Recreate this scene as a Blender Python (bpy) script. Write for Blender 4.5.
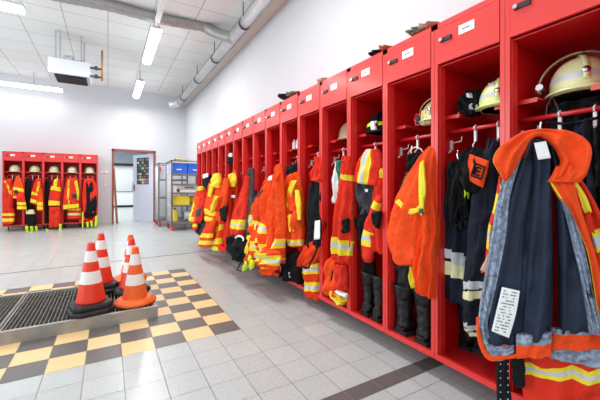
import bpy, math, random
from mathutils import Vector, Matrix, noise as mnoise
for o in list(bpy.data.objects): bpy.data.objects.remove(o)
sc = bpy.context.scene
COL = sc.collection
# ------------------------------------------------------------------ camera
EYE = 1.08; FPX = 327.9; YAW = math.radians(30.35); HY = 188.0
cam = bpy.data.cameras.new('camera'); cam.sensor_width = 36; cam.lens = 36*FPX/600
cam.shift_y = -(200-HY)/600; cam.clip_start = .02
camo = bpy.data.objects.new('camera', cam); COL.objects.link(camo)
camo.location = (0, 0, EYE); camo.rotation_euler = (math.radians(90), 0, -YAW)
sc.camera = camo
# ------------------------------------------------------------------ light
w = bpy.data.worlds.new('world'); sc.world = w; w.use_nodes = True
w.node_tree.nodes['Background'].inputs[0].default_value = (.93, .97, 1, 1)
w.node_tree.nodes['Background'].inputs[1].default_value = 0.55
def area(name, loc, rot, sx, sy, power, col=(1, 1, 1)):
    l = bpy.data.lights.new(name, 'AREA'); l.shape = 'RECTANGLE'; l.size = sx; l.size_y = sy
    l.energy = power; l.color = col
    o = bpy.data.objects.new(name, l); COL.objects.link(o); o.location = loc
    o.rotation_euler = [math.radians(a) for a in rot]; return o
area('left_side_fill', (-5.6, 4.5, 2.0), (0, -90, 0), 2.6, 8, 330, (.90, .96, 1))  # added fill from the open left side for the lockers; bay doors only assumed
area('rear_fill', (-1.2, -2.6, 2.3), (78, 0, -12), 3.5, 2.0, 60, (.93, .98, 1))  # weak fill added behind the camera, no window is built there
vs = sc.view_settings
vs.view_transform = 'Standard'; vs.look = 'None'; vs.gamma = 1; vs.use_curve_mapping = False
vs.exposure = -0.25
# ------------------------------------------------------------------ helpers
CS, SN = math.cos(YAW), math.sin(YAW)
def ray(px, py):
    a = (px-300)/FPX; b = (HY-py)/FPX
    return Vector((SN + a*CS, CS - a*SN, b))
class Plane:
    def __init__(s, x0, y0, x1, y1):
        s.p = Vector((x0, y0, 0)); d = Vector((x1-x0, y1-y0, 0)).normalized()
        n = Vector((-d.y, d.x, 0))
        if n.dot(Vector((x0, y0, 0))) > 0: n = -n
        s.n = n                                  # towards the aisle
    def hit(s, px, py, off=0):
        r = ray(px, py); t = (s.p + s.n*off).dot(s.n)/r.dot(s.n)
        return Vector((0, 0, EYE)) + r*t
def PX(x): return Plane(x, 0, x, 1)
def PY(y): return Plane(0, y, 1, y)
def floor_at(px, py, z=0):
    r = ray(px, py); t = (z-EYE)/r.z; return Vector((r.x*t, r.y*t, z))
def lin(c):
    if isinstance(c, str): c = [int(c[i:i+2], 16)/255 for i in (0, 2, 4)]
    return tuple(((v/12.92) if v <= .04045 else ((v+.055)/1.055)**2.4) for v in c)
def mat(name, col, rough=.6, metal=0, spec=.5, noise=0, nscale=20, bump=0, bscale=200, coat=0, island=0, emit=0, trans=0):
    m = bpy.data.materials.new(name); m.use_nodes = True
    nt = m.node_tree; b = nt.nodes['Principled BSDF']; c = lin(col)
    b.inputs['Base Color'].default_value = (*c, 1); b.inputs['Roughness'].default_value = rough
    b.inputs['Metallic'].default_value = metal; b.inputs['Specular IOR Level'].default_value = spec
    b.inputs['Coat Weight'].default_value = coat; b.inputs['Coat Roughness'].default_value = .15
    if emit:
        b.inputs['Emission Color'].default_value = (*c, 1); b.inputs['Emission Strength'].default_value = emit
    if trans: b.inputs['Transmission Weight'].default_value = trans
    tc = nt.nodes.new('ShaderNodeTexCoord')
    src = None
    if noise:
        n = nt.nodes.new('ShaderNodeTexNoise'); n.inputs['Scale'].default_value = nscale; n.inputs['Detail'].default_value = 4
        nt.links.new(tc.outputs['Object'], n.inputs['Vector'])
        r = nt.nodes.new('ShaderNodeMapRange'); r.inputs['To Min'].default_value = 1-noise; r.inputs['To Max'].default_value = 1+noise
        r.inputs['From Min'].default_value = .3; r.inputs['From Max'].default_value = .7
        nt.links.new(n.outputs['Fac'], r.inputs['Value']); src = r.outputs[0]
    if island:
        g = nt.nodes.new('ShaderNodeNewGeometry')
        r2 = nt.nodes.new('ShaderNodeMapRange'); r2.inputs['To Min'].default_value = 1-island; r2.inputs['To Max'].default_value = 1+island
        nt.links.new(g.outputs['Random Per Island'], r2.inputs['Value'])
        if src:
            mm = nt.nodes.new('ShaderNodeMath'); mm.operation = 'MULTIPLY'
            nt.links.new(src, mm.inputs[0]); nt.links.new(r2.outputs[0], mm.inputs[1]); src = mm.outputs[0]
        else: src = r2.outputs[0]
    if src:
        v = nt.nodes.new('ShaderNodeVectorMath'); v.operation = 'SCALE'; v.inputs[0].default_value = c
        nt.links.new(src, v.inputs['Scale']); nt.links.new(v.outputs[0], b.inputs['Base Color'])
    if bump:
        n = nt.nodes.new('ShaderNodeTexNoise'); n.inputs['Scale'].default_value = bscale; n.inputs['Detail'].default_value = 3
        nt.links.new(tc.outputs['Object'], n.inputs['Vector'])
        bp = nt.nodes.new('ShaderNodeBump'); bp.inputs['Strength'].default_value = bump; bp.inputs['Distance'].default_value = .02 if bscale < 35 else .01
        nt.links.new(n.outputs['Fac'], bp.inputs['Height']); nt.links.new(bp.outputs[0], b.inputs['Normal'])
    return m
M = dict(
 tile=mat('floor_tile', 'C0C7C8', .27, noise=.06, nscale=60, island=.035, spec=.5),
 tile_y=mat('yellow_tile', 'F4D29A', .38, noise=.05, nscale=60, island=.02),
 tile_d=mat('dark_tile', '6A6766', .38, noise=.12, nscale=150, island=.04),
 grout=mat('grout', '9C968F', .8),
 wall=mat('wall_paint', 'CED0D5', .75, noise=.01, nscale=3),
 beam=mat('beam_paint', 'CFCBC4', .7),
 skirt=mat('skirting', 'C9C2BA', .6),
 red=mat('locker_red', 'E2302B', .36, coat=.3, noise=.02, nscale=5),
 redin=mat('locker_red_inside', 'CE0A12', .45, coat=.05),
 plate=mat('plate_white', 'F6F6F6', .4), lock=mat('lock_plastic', '2B2D31', .35),
 ink=mat('ink', '5A5A60', .7), chrome=mat('chrome', 'DADADC', .18, metal=1),
 wplas=mat('white_plastic', 'ECECEC', .4), rail=mat('rail_red', 'D2202A', .3, coat=.4),
 orange=mat('orange_cloth', 'F4511E', .75, spec=.2, noise=.1, nscale=10, bump=.8, bscale=22),
 redor=mat('red_cloth', 'E03420', .75, spec=.2, noise=.1, nscale=10, bump=.8, bscale=22),
 dkor=mat('deep_orange_cloth', 'EA4218', .8, spec=.2, noise=.1, nscale=10, bump=.8, bscale=22),
 yel=mat('fluorescent_yellow', 'F2DC28', .6, noise=.05, nscale=20),
 lime=mat('lime_rubber', 'D4F028', .5, noise=.05),
 silver=mat('reflective_silver', 'C9CDD2', .4, noise=.06, nscale=40),
 cream=mat('reflective_cream', 'EDE9B8', .5, noise=.05, nscale=30),
 navy=mat('navy_cloth', '1E2230', .85, spec=.2, noise=.15, nscale=10, bump=.7, bscale=20),
 navy2=mat('navy_lining', '2C3446', .85, spec=.2, noise=.12, nscale=9, bump=.5, bscale=16),
 black=mat('black_cloth', '121317', .75, spec=.2, noise=.2, nscale=20, bump=.8, bscale=30),
 gcloth=mat('grey_cloth', '43464D', .85, spec=.2, noise=.12, nscale=20, bump=.3),
 quilt=mat('silver_quilt', '8E9BB0', .4, metal=.25, noise=.45, nscale=60, bump=1, bscale=33),
 leather=mat('boot_leather', '131416', .36, noise=.2, nscale=25, bump=.7, bscale=28, coat=.12, spec=.35),
 rubber=mat('rubber', '1C1D20', .6), cone_r=mat('cone_red', 'EC3A22', .42, noise=.04, nscale=30),
 cone_o=mat('cone_orange', 'F26A25', .5, noise=.07, nscale=25), cone_w=mat('cone_white', 'F1F1F0', .45, noise=.03, nscale=30),
 steel=mat('galvanised_steel', 'A9ABAD', .38, metal=.85, noise=.12, nscale=30), concrete=mat('kerb_steel', 'A6A39D', .55, metal=.2, noise=.12, nscale=18),
 grate=mat('grate_steel', '8A8A85', .5, metal=.3, noise=.12, nscale=15), pit=mat('pit_dark', '3A3A38', .9),
 duct=mat('duct_metal', 'E2E4E6', .3, metal=.6, noise=.08, nscale=10), duct2=mat('spiral_duct_metal', 'A6A8A9', .4, metal=.5, noise=.1, nscale=12),
 band=mat('dark_band', '3A3C40', .4), lamp=mat('lamp_glow', 'FFFFFF', .4, emit=5), lampb=mat('lamp_body', 'B9BDC4', .4, metal=.3),
 copper=mat('copper_pipe', 'B88652', .4, metal=.5), helm=mat('helmet_cream', 'DFE0A8', .35, coat=.3, noise=.05, nscale=8),
 helmg=mat('helmet_lime', 'E2EE9A', .35, coat=.3), brown=mat('helmet_brown', 'B08A6C', .5),
 doorw=mat('door_paint', 'DCE4F6', .4), doorf=mat('door_frame_red', '93483F', .45), wood=mat('wood_board', 'A87444', .5, noise=.2, nscale=12),
 blue=mat('blue_bin', '2C6FE0', .4), cage=mat('cage_metal', '8E9094', .35, metal=.7), tan=mat('shelf_board', 'BFB3A4', .6),
 yelm=mat('yellow_machine', 'E8D234', .45), blind=mat('grey_blind', '8C98A4', .6), dark=mat('dark_gap', '2A2624', .8),
 green=mat('green_cloth', '1F7A62', .8, noise=.1), skin=mat('beige_tag', 'E9B79A', .7), visor=mat('visor_brass', '9B8E70', .25, metal=.6, coat=.5),
 olive=mat('olive_cloth', '6F7A62', .85, noise=.25, nscale=30), pink=mat('pink_poster', 'E8A0B0', .6),
 towel=mat('white_towel', 'EDEDED', .9, noise=.05, bump=.4), whiteglow=mat('bright_wall', 'F6F8FA', .7),
)
def perforated():
    m = mat('perforated_red', 'D02024', .4, coat=.2); nt = m.node_tree; b = nt.nodes['Principled BSDF']
    tc = nt.nodes.new('ShaderNodeTexCoord'); v = nt.nodes.new('ShaderNodeTexVoronoi'); v.inputs['Scale'].default_value = 48
    v.inputs['Randomness'].default_value = 0; nt.links.new(tc.outputs['Object'], v.inputs['Vector'])
    r = nt.nodes.new('ShaderNodeMath'); r.operation = 'LESS_THAN'; r.inputs[1].default_value = .36
    nt.links.new(v.outputs['Distance'], r.inputs[0])
    mx = nt.nodes.new('ShaderNodeMix'); mx.data_type = 'RGBA'; mx.inputs[6].default_value = (*lin('D02024'), 1); mx.inputs[7].default_value = (.08, .01, .01, 1)
    nt.links.new(r.outputs[0], mx.inputs[0]); nt.links.new(mx.outputs[2], b.inputs['Base Color']); return m
M['perf'] = perforated()
def ceilmat():
    m = mat('ceiling_panels', 'E4E2DF', .8); nt = m.node_tree; b = nt.nodes['Principled BSDF']
    tc = nt.nodes.new('ShaderNodeTexCoord'); br = nt.nodes.new('ShaderNodeTexBrick')
    mp = nt.nodes.new('ShaderNodeMapping'); mp.inputs['Location'].default_value = (.0, .07, 0)
    nt.links.new(tc.outputs['Object'], mp.inputs['Vector']); nt.links.new(mp.outputs[0], br.inputs['Vector'])
    br.offset = 0; br.inputs['Scale'].default_value = 1; br.inputs['Brick Width'].default_value = .665; br.inputs['Row Height'].default_value = .62
    br.inputs['Mortar Size'].default_value = .007; br.inputs['Color1'].default_value = (*lin('E9EDEC'), 1); br.inputs['Color2'].default_value = (*lin('E5E9E8'), 1)
    br.inputs['Mortar'].default_value = (*lin('B4B0AC'), 1); nt.links.new(br.outputs['Color'], b.inputs['Base Color']); return m
M['ceil'] = ceilmat()

class MB:
    def __init__(s): s.v = []; s.f = []; s.m = []; s.mats = []; s.sm = []
    def mi(s, m):
        if m not in s.mats: s.mats.append(m)
        return s.mats.index(m)
    def face(s, idx, m, smooth=False): s.f.append(idx); s.m.append(s.mi(m)); s.sm.append(smooth)
    def box(s, x0, y0, z0, x1, y1, z1, m, T=None):
        b = len(s.v); c = [Vector((x, y, z)) for z in (z0, z1) for y in (y0, y1) for x in (x0, x1)]
        if T: c = [T @ p for p in c]
        s.v += c
        for q in ((0, 2, 3, 1), (4, 5, 7, 6), (0, 1, 5, 4), (2, 6, 7, 3), (0, 4, 6, 2), (1, 3, 7, 5)): s.face([b+i for i in q], m)
        return s
    def rings(s, rings, m, smooth=True, cap=True, mf=None):
        b = len(s.v); n = len(rings[0])
        for r in rings: s.v += r
        for i in range(len(rings)-1):
            for j in range(n):
                k = (j+1) % n
                s.face([b+i*n+j, b+i*n+k, b+(i+1)*n+k, b+(i+1)*n+j], mf(i, j) if mf else m, smooth)
        if cap:
            s.face([b+j for j in range(n)][::-1], mf(0, 0) if mf else m)
            s.face([b+(len(rings)-1)*n+j for j in range(n)], mf(len(rings)-2, 0) if mf else m)
        return s
    def tube(s, pts, r, m, n=8, mf=None):
        pts = [Vector(p) for p in pts]; rings = []; up = None
        for i, p in enumerate(pts):
            t = (pts[min(i+1, len(pts)-1)] - pts[max(i-1, 0)]).normalized()
            if up is None: up = t.orthogonal().normalized()
            up = (up - t*up.dot(t)).normalized(); sd = t.cross(up)
            rr = r[i] if isinstance(r, (list, tuple)) else r
            rings.append([p + (up*math.cos(a)+sd*math.sin(a))*rr for a in [2*math.pi*k/n for k in range(n)]])
        return s.rings(rings, m, mf=mf)
    def lathe(s, prof, m, c=(0, 0, 0), n=24, sx=1, sy=1, mf=None, T=None):
        c = Vector(c); rings = [[c + Vector((r*sx*math.cos(a), r*sy*math.sin(a), z)) for a in [2*math.pi*k/n for k in range(n)]] for r, z in prof]
        if T: rings = [[T @ p for p in r] for r in rings]
        return s.rings(rings, m, mf=mf)
    def build(s, name, parent=None, origin=None):
        me = bpy.data.meshes.new(name)
        off = Vector(origin) if origin is not None else Vector((0, 0, 0))
        me.from_pydata([tuple(Vector(p)-off) for p in s.v], [], s.f)
        for m in s.mats: me.materials.append(m)
        me.polygons.foreach_set('material_index', s.m); me.polygons.foreach_set('use_smooth', s.sm); me.update()
        o = bpy.data.objects.new(name, me); COL.objects.link(o)
        if origin is not None: o.location = off
        if parent: o.parent = parent
        return o
def thing(name, label, cat, loc=(0, 0, 0), rz=0, group=None):
    o = bpy.data.objects.new(name, None); o.empty_display_size = .1; COL.objects.link(o)
    o.location = loc; o.rotation_euler = (0, 0, rz); o['label'] = label; o['category'] = cat
    if group: o['group'] = group
    return o
def tag(o, label, cat, group=None):
    o['label'] = label; o['category'] = cat
    if group: o['group'] = group
    return o
def struct(name, mb):
    o = mb.build(name); o['kind'] = 'structure'; return o
def dup(root, loc=None, label=None, rz=None):
    r = root.copy(); COL.objects.link(r)
    if loc is not None: r.location = loc
    if rz is not None: r.rotation_euler = (0, 0, rz)
    if label: r['label'] = label
    for ch in list(root.children):
        c = ch.copy(); COL.objects.link(c); c.parent = r
        for g in list(ch.children):
            d = g.copy(); COL.objects.link(d); d.parent = c
    return r
def spline(P, n):
    if len(P) == 2: return [P[0].lerp(P[1], i/(n-1)) for i in range(n)]
    out = []; N = len(P)-1
    for i in range(n):
        t = i/(n-1)*N; k = min(int(t), N-1); t -= k
        p0 = P[max(k-1, 0)]; p1 = P[k]; p2 = P[k+1]; p3 = P[min(k+2, N)]
        out.append(.5*((2*p1)+(p2-p0)*t+(2*p0-5*p1+4*p2-p3)*t*t+(3*p1-p0-3*p2+p3)*t**3))
    return out
def patch(name, plane, L, R, m, parent=None, th=.03, off=0, nv=64, nu=44, crease=1, fold=.25, ff=2.2, seed=None, bands=(), ub=(), taper=.5, skew=0, mb=None):
    """a padded piece of cloth between two edge lines; bands = (v0, v1, material) across, ub = (u0, u1, material) along"""
    rnd = random.Random(seed if seed is not None else int(L[0][0]*31+L[0][1]*17) % 9999)
    l = spline([plane.hit(*p, off) for p in L], nv); r = spline([plane.hit(*p, off) for p in R], nv)
    ph = [rnd.uniform(0, 6.28) for _ in range(5)]; rings = []; wm = max((a-b).length for a, b in zip(l, r)); tdir = Vector((-plane.n.y, plane.n.x, 0)); dg = rnd.uniform(-7, 7)
    for i in range(nv):
        v = i/(nv-1); end = min(1, (min(v, 1-v)/.07)**.5 if min(v, 1-v) < .07 else 1); e = taper+(1-taper)*end
        ring = []
        for j in range(nu):
            a = 2*math.pi*j/nu; u = .5-.5*math.cos(a); s_ = math.sin(a); sg = 1 if s_ >= 0 else -1
            tl = th*min(1, .3+.75*(l[i]-r[i]).length/wm); n_ = sg*abs(s_)**.75*tl*e
            f = fold*1.35*tl*(math.sin(6.283*ff*u+ph[0]+1.6*math.sin(v*3.1+ph[1]))+.6*math.sin(6.283*ff*1.9*u+ph[2]+v*4)+.5*math.sin(v*13+u*5+ph[3])*(.4+u))
            n_ += f*min(1, abs(s_)*1.6)*(1 if sg > 0 else .4)
            q = l[i].lerp(r[i], u)
            if fold > .11 and crease:
                a_ = (q-l[0]).dot(tdir); z_ = q.z; am = min(.022, tl*.75)*crease*(fold/.25)**.5
                wx = mnoise.noise(Vector((a_*4, z_*4, ph[4]*7)))*.5
                c1 = 1-2.2*abs(mnoise.noise(Vector((a_*11+wx*3, z_*4.2+a_*dg, ph[0]*9))))
                c2 = 1-2.2*abs(mnoise.noise(Vector((a_*20+wx*2, z_*15-a_*6, ph[1]*9+3))))
                n_ += am*(.75*c1+.35*c2)*min(1, abs(s_)*2)*(1 if sg > 0 else .2)
            ring.append(q+plane.n*n_)
        rings.append(ring)
    def mf(i, j):
        u = .5-.5*math.cos(2*math.pi*(j+.5)/nu); v = (i+.5)/(nv-1)+skew*(u-.5)
        for a, b, mm in bands:
            if a <= v < b: return mm
        for a, b, mm in ub:
            if a <= u < b: return mm
        return m
    g = mb or MB(); g.rings(rings, m, mf=mf)
    return g if mb else g.build(name, parent)
def sleeve(name, plane, pts, widths, m, parent=None, off=0, depth=.8, bands=(), n=20, nv=60, fold=.07, seed=1):
    """a tapering sleeve, leg or strap along a line of photograph points"""
    rnd = random.Random(seed); ph = rnd.uniform(0, 6)
    c = spline([plane.hit(*p, off) for p in pts], nv)
    W = []
    for i in range(nv):
        t = i/(nv-1)*(len(widths)-1); k = min(int(t), len(widths)-2); W.append(widths[k]+(widths[k+1]-widths[k])*(t-k))
    rings = []
    for i in range(nv):
        t = (c[min(i+1, nv-1)]-c[max(i-1, 0)]).normalized(); sd = t.cross(plane.n).normalized(); v = i/(nv-1)
        e = min(1, .55+6*min(v, 1-v))
        ring = []
        for k in range(n):
            a = 2*math.pi*k/n; q = 1+fold*(math.sin(3*a+ph+v*7)+math.sin(v*24+a*2+ph))
            ring.append(c[i]+(sd*math.cos(a)+plane.n*math.sin(a)*depth)*W[i]/2*q*e)
        rings.append(ring)
    def mf(i, j):
        v = (i+.5)/(nv-1)
        for a, b, mm in bands:
            if a <= v < b: return mm
        return m
    g = MB(); g.rings(rings, m, mf=mf); return g.build(name, parent)
# ------------------------------------------------------------------ setting
XW, YB, ZC = 2.21, 11.2, 4.05
f = MB()
f.face([0, 1, 2, 3], M['grout']); f.v += [Vector(p) for p in ((-5.4, -2.6, -.0025), (XW, -2.6, -.0025), (XW, 22, -.0025), (-5.4, 22, -.0025))]
X0 = .078-.2*27; Y0 = 2.39-.2*24
for i in range(39):
    for j in range(121):
        x = X0+.2*i; y = Y0+.2*j; x1 = min(x+.198, XW)
        if x >= XW: continue
        m = M['tile']; ci = round((x-.678)/.2); cj = round((y-2.39)/.2)
        if ci <= 0 and 0 <= cj <= 10: m = M['tile_d'] if (ci+cj) % 2 == 0 else M['tile_y']
        elif cj == -6 and ci >= 1: m = M['tile_d']
        if m is M['tile_d'] and cj == -6:
            b = len(f.v); f.v += [Vector(p) for p in ((x+.002, y+.0015, 0), (x1, y+.0015, 0), (x1, y+.0985, 0), (x+.002, y+.0985, 0))]; f.face([b, b+1, b+2, b+3], M['tile']); y += .1
            b = len(f.v); f.v += [Vector(p) for p in ((x+.002, y+.0015, 0), (x1, y+.0015, 0), (x1, y+.0985, 0), (x+.002, y+.0985, 0))]; f.face([b, b+1, b+2, b+3], m); continue
        b = len(f.v); f.v += [Vector(p) for p in ((x+.002, y+.0015, 0), (x1, y+.0015, 0), (x1, y+.1985, 0), (x+.002, y+.1985, 0))]
        f.face([b, b+1, b+2, b+3], m)
struct('floor', f)
g = MB(); a = floor_at(0, 274.2); b_ = floor_at(212, 250.6); d = (b_-a).normalized(); nn = Vector((-d.y, d.x, 0))*.009
p0 = a-d*2.5; p1 = a+d*((XW-a.x)/d.x)
g.v += [q+Vector((0, 0, z)) for z in (-.002, .0015) for q in (p0-nn, p1-nn, p1+nn, p0+nn)]
for q in ((4, 5, 6, 7), (0, 1, 5, 4), (3, 7, 6, 2)): g.face(list(q), M['dark'])
struct('trim_1', g)
struct('ceiling', MB().box(-5.4, -2.6, ZC, XW+.15, YB+.1, ZC+.1, M['ceil']))
struct('wall_right', MB().box(XW, -2.6, 0, XW+.15, 22, ZC, M['wall']))
DX0, DX1, DZ = .13, 1.26, 2.2
struct('wall_back', MB().box(-5.4, YB, 0, DX0, YB+.14, ZC, M['wall']).box(DX1, YB, 0, XW, YB+.14, ZC, M['wall']).box(DX0, YB, DZ, DX1, YB+.14, ZC, M['wall']))
struct('baseboard_back', MB().box(-5.4, YB-.012, 0, DX0-.03, YB, .07, M['skirt']).box(DX1+.04, YB-.012, 0, XW, YB, .07, M['skirt']))
struct('trim_2', MB().box(2.05, -2.6, 3.75, XW, YB, ZC, M['beam']))
# room beyond the door
struct('wall_far', MB().box(-3, 21.6, 0, XW, 21.7, 3.6, M['whiteglow']))
struct('wall_far_left', MB().box(-3.1, YB+.14, 0, -3, 21.6, 3.6, M['whiteglow']))
struct('ceiling_far', MB().box(-3.1, YB+.14, 3.6, XW, 21.7, 3.7, M['whiteglow']))
area('hall_lamp', (-.4, 16.5, 3.5), (0, 0, 0), 4, 8, 300)
# door
df = MB()
df.box(DX0-.03, YB-.02, 0, DX0+.02, YB+.16, DZ+.04, M['doorf']).box(DX1-.02, YB-.02, 0, DX1+.03, YB+.16, DZ+.04, M['doorf']).box(DX0-.03, YB-.02, DZ-.02, DX1+.03, YB+.16, DZ+.045, M['doorf'])
struct('trim_3', df)
dl = MB().box(-.97, 0, .01, 0, .04, DZ-.035, M['doorw']); do = dl.build('door_1'); do['kind'] = 'structure'
do.location = (DX1-.025, YB+.165, 0); do.rotation_euler = (0, 0, math.radians(-58))
h = MB().box(-.93, -.012, .98, -.89, 0, 1.2, M['doorf']).tube([(-.91, -.012, 1.1), (-.91, -.05, 1.1), (-.82, -.055, 1.1)], .01, M['doorf']); h.build('door_handle', do)
ps = MB().box(-.78, -.006, 1.2, -.2, -.001, 2.06, M['dark']); rnd = random.Random(4)
cols = [M[k] for k in ('pink', 'cream', 'blind', 'green', 'band', 'olive', 'blind', 'brown')]
for r_ in range(9):
    for c_ in range(5):
        x = -.76+c_*.112; z = 1.225+r_*.092
        ps.box(x, -.0075, z, x+.095, -.006, z+.068, cols[rnd.randrange(8)])
        ps.box(x+.01, -.0082, z+.02, x+.06, -.0075, z+.028, M['ink'])
po = ps.build('door_poster', do); po['label'] = 'colourful notice poster in rows of small cards'
# switch plates
for n_, (px, py, s_) in enumerate(((102, 172, .04), (106.5, 172, .04), (105, 184.5, .03))):
    p = PY(YB).hit(px, py); mb = MB().box(-s_, -.012, -s_, s_, 0, s_, M['wplas']); mb.box(-s_*.5, -.018, -s_*.6, s_*.5, -.012, s_*.6, M['plate'])
    o = mb.build('wall_switch'); o.location = p
    tag(o, ('white wall plate, left one of the upper pair beside door', 'white wall plate, right one of the upper pair beside door', 'white light switch below the two plates left of the door')[n_], 'switch')
# things in the room beyond
cb = thing('kitchen_counter', 'white kitchen counter with dark plinth seen through the doorway', 'counter', (.2, 21.1, 0))
MB().box(-2, -.3, .12, 1.8, .48, .86, M['whiteglow']).build('cabinet_body', cb); MB().box(-2, -.24, 0, 1.8, .48, .12, M['dark']).build('plinth', cb)
MB().box(-2.02, -.34, .86, 1.82, .48, .9, M['blind']).build('countertop', cb)
fa = thing('kitchen_tap', 'chrome tap standing on the far kitchen counter', 'tap', (1.25, 21.25, .9)); MB().tube([(0, 0, 0), (0, 0, .45), (0, -.06, .52), (0, -.2, .5), (0, -.22, .42)], .03, M['steel']).build('spout', fa)
MB().box(.03, -.02, .1, .16, .02, .13, M['steel']).build('lever', fa)
bl = thing('roller_blind', 'grey slatted blind hanging high in the room beyond the door', 'blind', (.3, 21.4, 2.5))
mb = MB()
for k in range(9): mb.box(-1.6, 0, k*.09, 1.7, .05, k*.09+.075, M['blind'])
mb.box(-1.6, -.03, .8, 1.7, .15, 1.1, M['plate']); mb.build('slats', bl); MB().box(-1.6, -.02, -.14, 1.7, .06, -.01, M['dark']).build('bottom_rail', bl)
bd = thing('wooden_board', 'tall brown wooden board standing inside the doorway', 'board', (.24, YB+.3, 0))
MB().box(-.03, 0, 0, .03, .5, 1.68, M['wood'], Matrix.Rotation(math.radians(-3), 4, 'Y')).build('panel', bd)
# ------------------------------------------------------------------ ceiling services
def lamp(loc, rz, L, label, wires=(), power=58):
    t = thing('strip_light', label, 'light', loc, rz, 'white strip lights under the ceiling')
    MB().box(-.055, 0, .02, .055, L, .08, M['lampb']).build('housing', t)
    mb = MB(); mb.rings([[Vector((.085*math.cos(a), y, .02-.075*abs(math.sin(a))**.6 if math.sin(a) < 0 else .025)) for a in [2*math.pi*k/12 for k in range(12)]] for y in (0, .02, L-.02, L)], M['lamp']); mb.build('diffuser', t)
    for y in wires: MB().box(-.012, y-.012, .08, .012, y+.012, ZC-loc[2], M['lampb']).build('hanger', t)
    al = area('strip_light_glow', (0, L/2, -.1), (0, 0, 0), .15, L, power, (1, .98, .95)); al.parent = t
    return t
lamp((.70, 5.9, 3.7), 0, 1.6, 'long white strip light hanging before the round ducts', (.2, 1.4))
lamp((.70, 9.0, 3.7), 0, 1.5, 'small strip light hanging near the back wall, nearer the duct', (.2, 1.3))
lamp((-1.05, 10.75, 3.68), math.radians(90), 3.0, 'long strip light on wires along the back wall', (.6, 2.4), 16)
lamp((-1.1, 6.4, 3.77), math.radians(90), 2.2, 'bright strip light cut by the top left corner', (.5, 1.7))
lamp((.70, 1.6, 3.7), 0, 1.6, 'strip light above the aisle nearest the camera', (.2, 1.4))
tr = MB().box(.665, 3.4, 3.80, .735, 5.86, 3.86, M['wplas']).tube([(.70, 5.86, 3.83), (.70, 5.95, 3.75)], .03, M['wplas']); tag(tr.build('light_trunking'), 'white trunking bar leading to the hanging strip light', 'trunking')
# heater
hx0, hx1, hy0, hy1, hz0, hz1 = -.95, -.30, 7.5, 8.15, 3.2, 3.49
ht = thing('air_heater', 'boxy white ceiling air heater with dark outlet grille', 'heater', (-.62, 7.8, hz0))
def loc(o, t): o.matrix_parent_inverse = Matrix.Translation(-t.location); return o
mb = MB().box(hx0, hy0, hz0+.01, hx1, hy1, hz1, M['doorw']); loc(mb.build('casing', ht), ht)
mb = MB().box(hx0+.09, hy0+.05, hz0-.02, hx1-.06, hy1-.1, hz0+.01, M['dark'])
for k in range(4): mb.box(hx0+.1, hy0+.1+k*.11, hz0-.035, hx1-.07, hy0+.12+k*.11, hz0-.02, M['band'])
loc(mb.build('outlet_grille', ht), ht)
mb = MB().box(hx0+.2, hy0+.1, hz1, hx1-.1, hy1-.1, hz1+.04, M['band']).tube([(-.72, 7.7, hz1), (-.72, 7.7, hz1+.12), (-.6, 7.7, hz1+.13), (-.55, 7.7, hz1+.05)], .02, M['chrome']); loc(mb.build('motor', ht), ht)
for (x, y) in ((-.85, 7.65), (-.78, 7.65), (-.45, 7.7), (-.42, 8.0)):
    loc(MB().box(x-.012, y-.012, hz1, x+.012, y+.012, ZC, M['lampb']).build('hanger', ht), ht)
pp = thing('heating_pipe', 'thin copper heating pipe with black valves beside the air heater', 'pipe', (-.12, 7.5, hz0))
loc(MB().tube([(-.1, 7.5, hz0-.02), (-.1, 7.5, hz1+.28)], .018, M['copper']).build('riser', pp), pp)
for z in (3.24, 3.4): loc(MB().tube([(-.3, 7.5, z), (-.1, 7.5, z)], .022, M['band']).tube([(-.2, 7.5, z-.03), (-.2, 7.5, z+.04)], .03, M['band']).build('valve', pp), pp)
# ducts
dm = thing('ventilation_duct', 'shiny round metal duct running along the right wall', 'duct', (1.88, 5, 3.7))
loc(MB().tube([(1.88, -2.5, 3.7), (1.88, 2.0, 3.7), (1.88, 2.01, 3.7), (1.88, 10.55, 3.7)], .082, M['duct'], 24).build('main_pipe', dm), dm)
loc(MB().tube([(1.88, 10.5, 3.7), (1.86, 10.72, 3.7), (1.78, 10.8, 3.69), (1.62, 10.8, 3.66)], .105, M['duct'], 20).build('elbow', dm), dm)
for y in (2.6, 4.97, 6.6, 8.1, 9.9):
    loc(MB().tube([(1.88, y-.025, 3.7), (1.88, y+.025, 3.7)], .092, M['band'], 24).tube([(1.86, y, 3.8), (1.86, y, ZC)], .008, M['band'], 6).build('clamp', dm), dm)
bd_ = thing('spiral_branch_duct', 'dull grey spiral duct crossing the ceiling to the wall duct', 'duct', (1, 5.9, 3.75))
def spiral(pts, r, m, name, par, step=.03, amp=.006):
    P = [Vector(p) for p in pts]; out = []; L = sum((P[i+1]-P[i]).length for i in range(len(P)-1)); q = spline(P, max(4, int(L/step)))
    return loc(MB().tube(q, [r+(amp if i % 2 else 0) for i in range(len(q))], m, 20).build(name, par), par)
dp = Plane(0, 6.0, 1, 6.0)
A = [dp.hit(px, py) for px, py in ((40, -8), (70, -2), (110, 6), (160, 19), (205, 27))]
E_ = Vector((1.88, 5.55, 3.7))
spiral(A, .08, M['duct2'], 'spiral_pipe', bd_, .06, .007)
spiral([A[-1], A[-1].lerp(E_, .45)+Vector((0, .1, .03)), E_], .085, M['duct2'], 'flexible_pipe', bd_, .03, .014)
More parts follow.
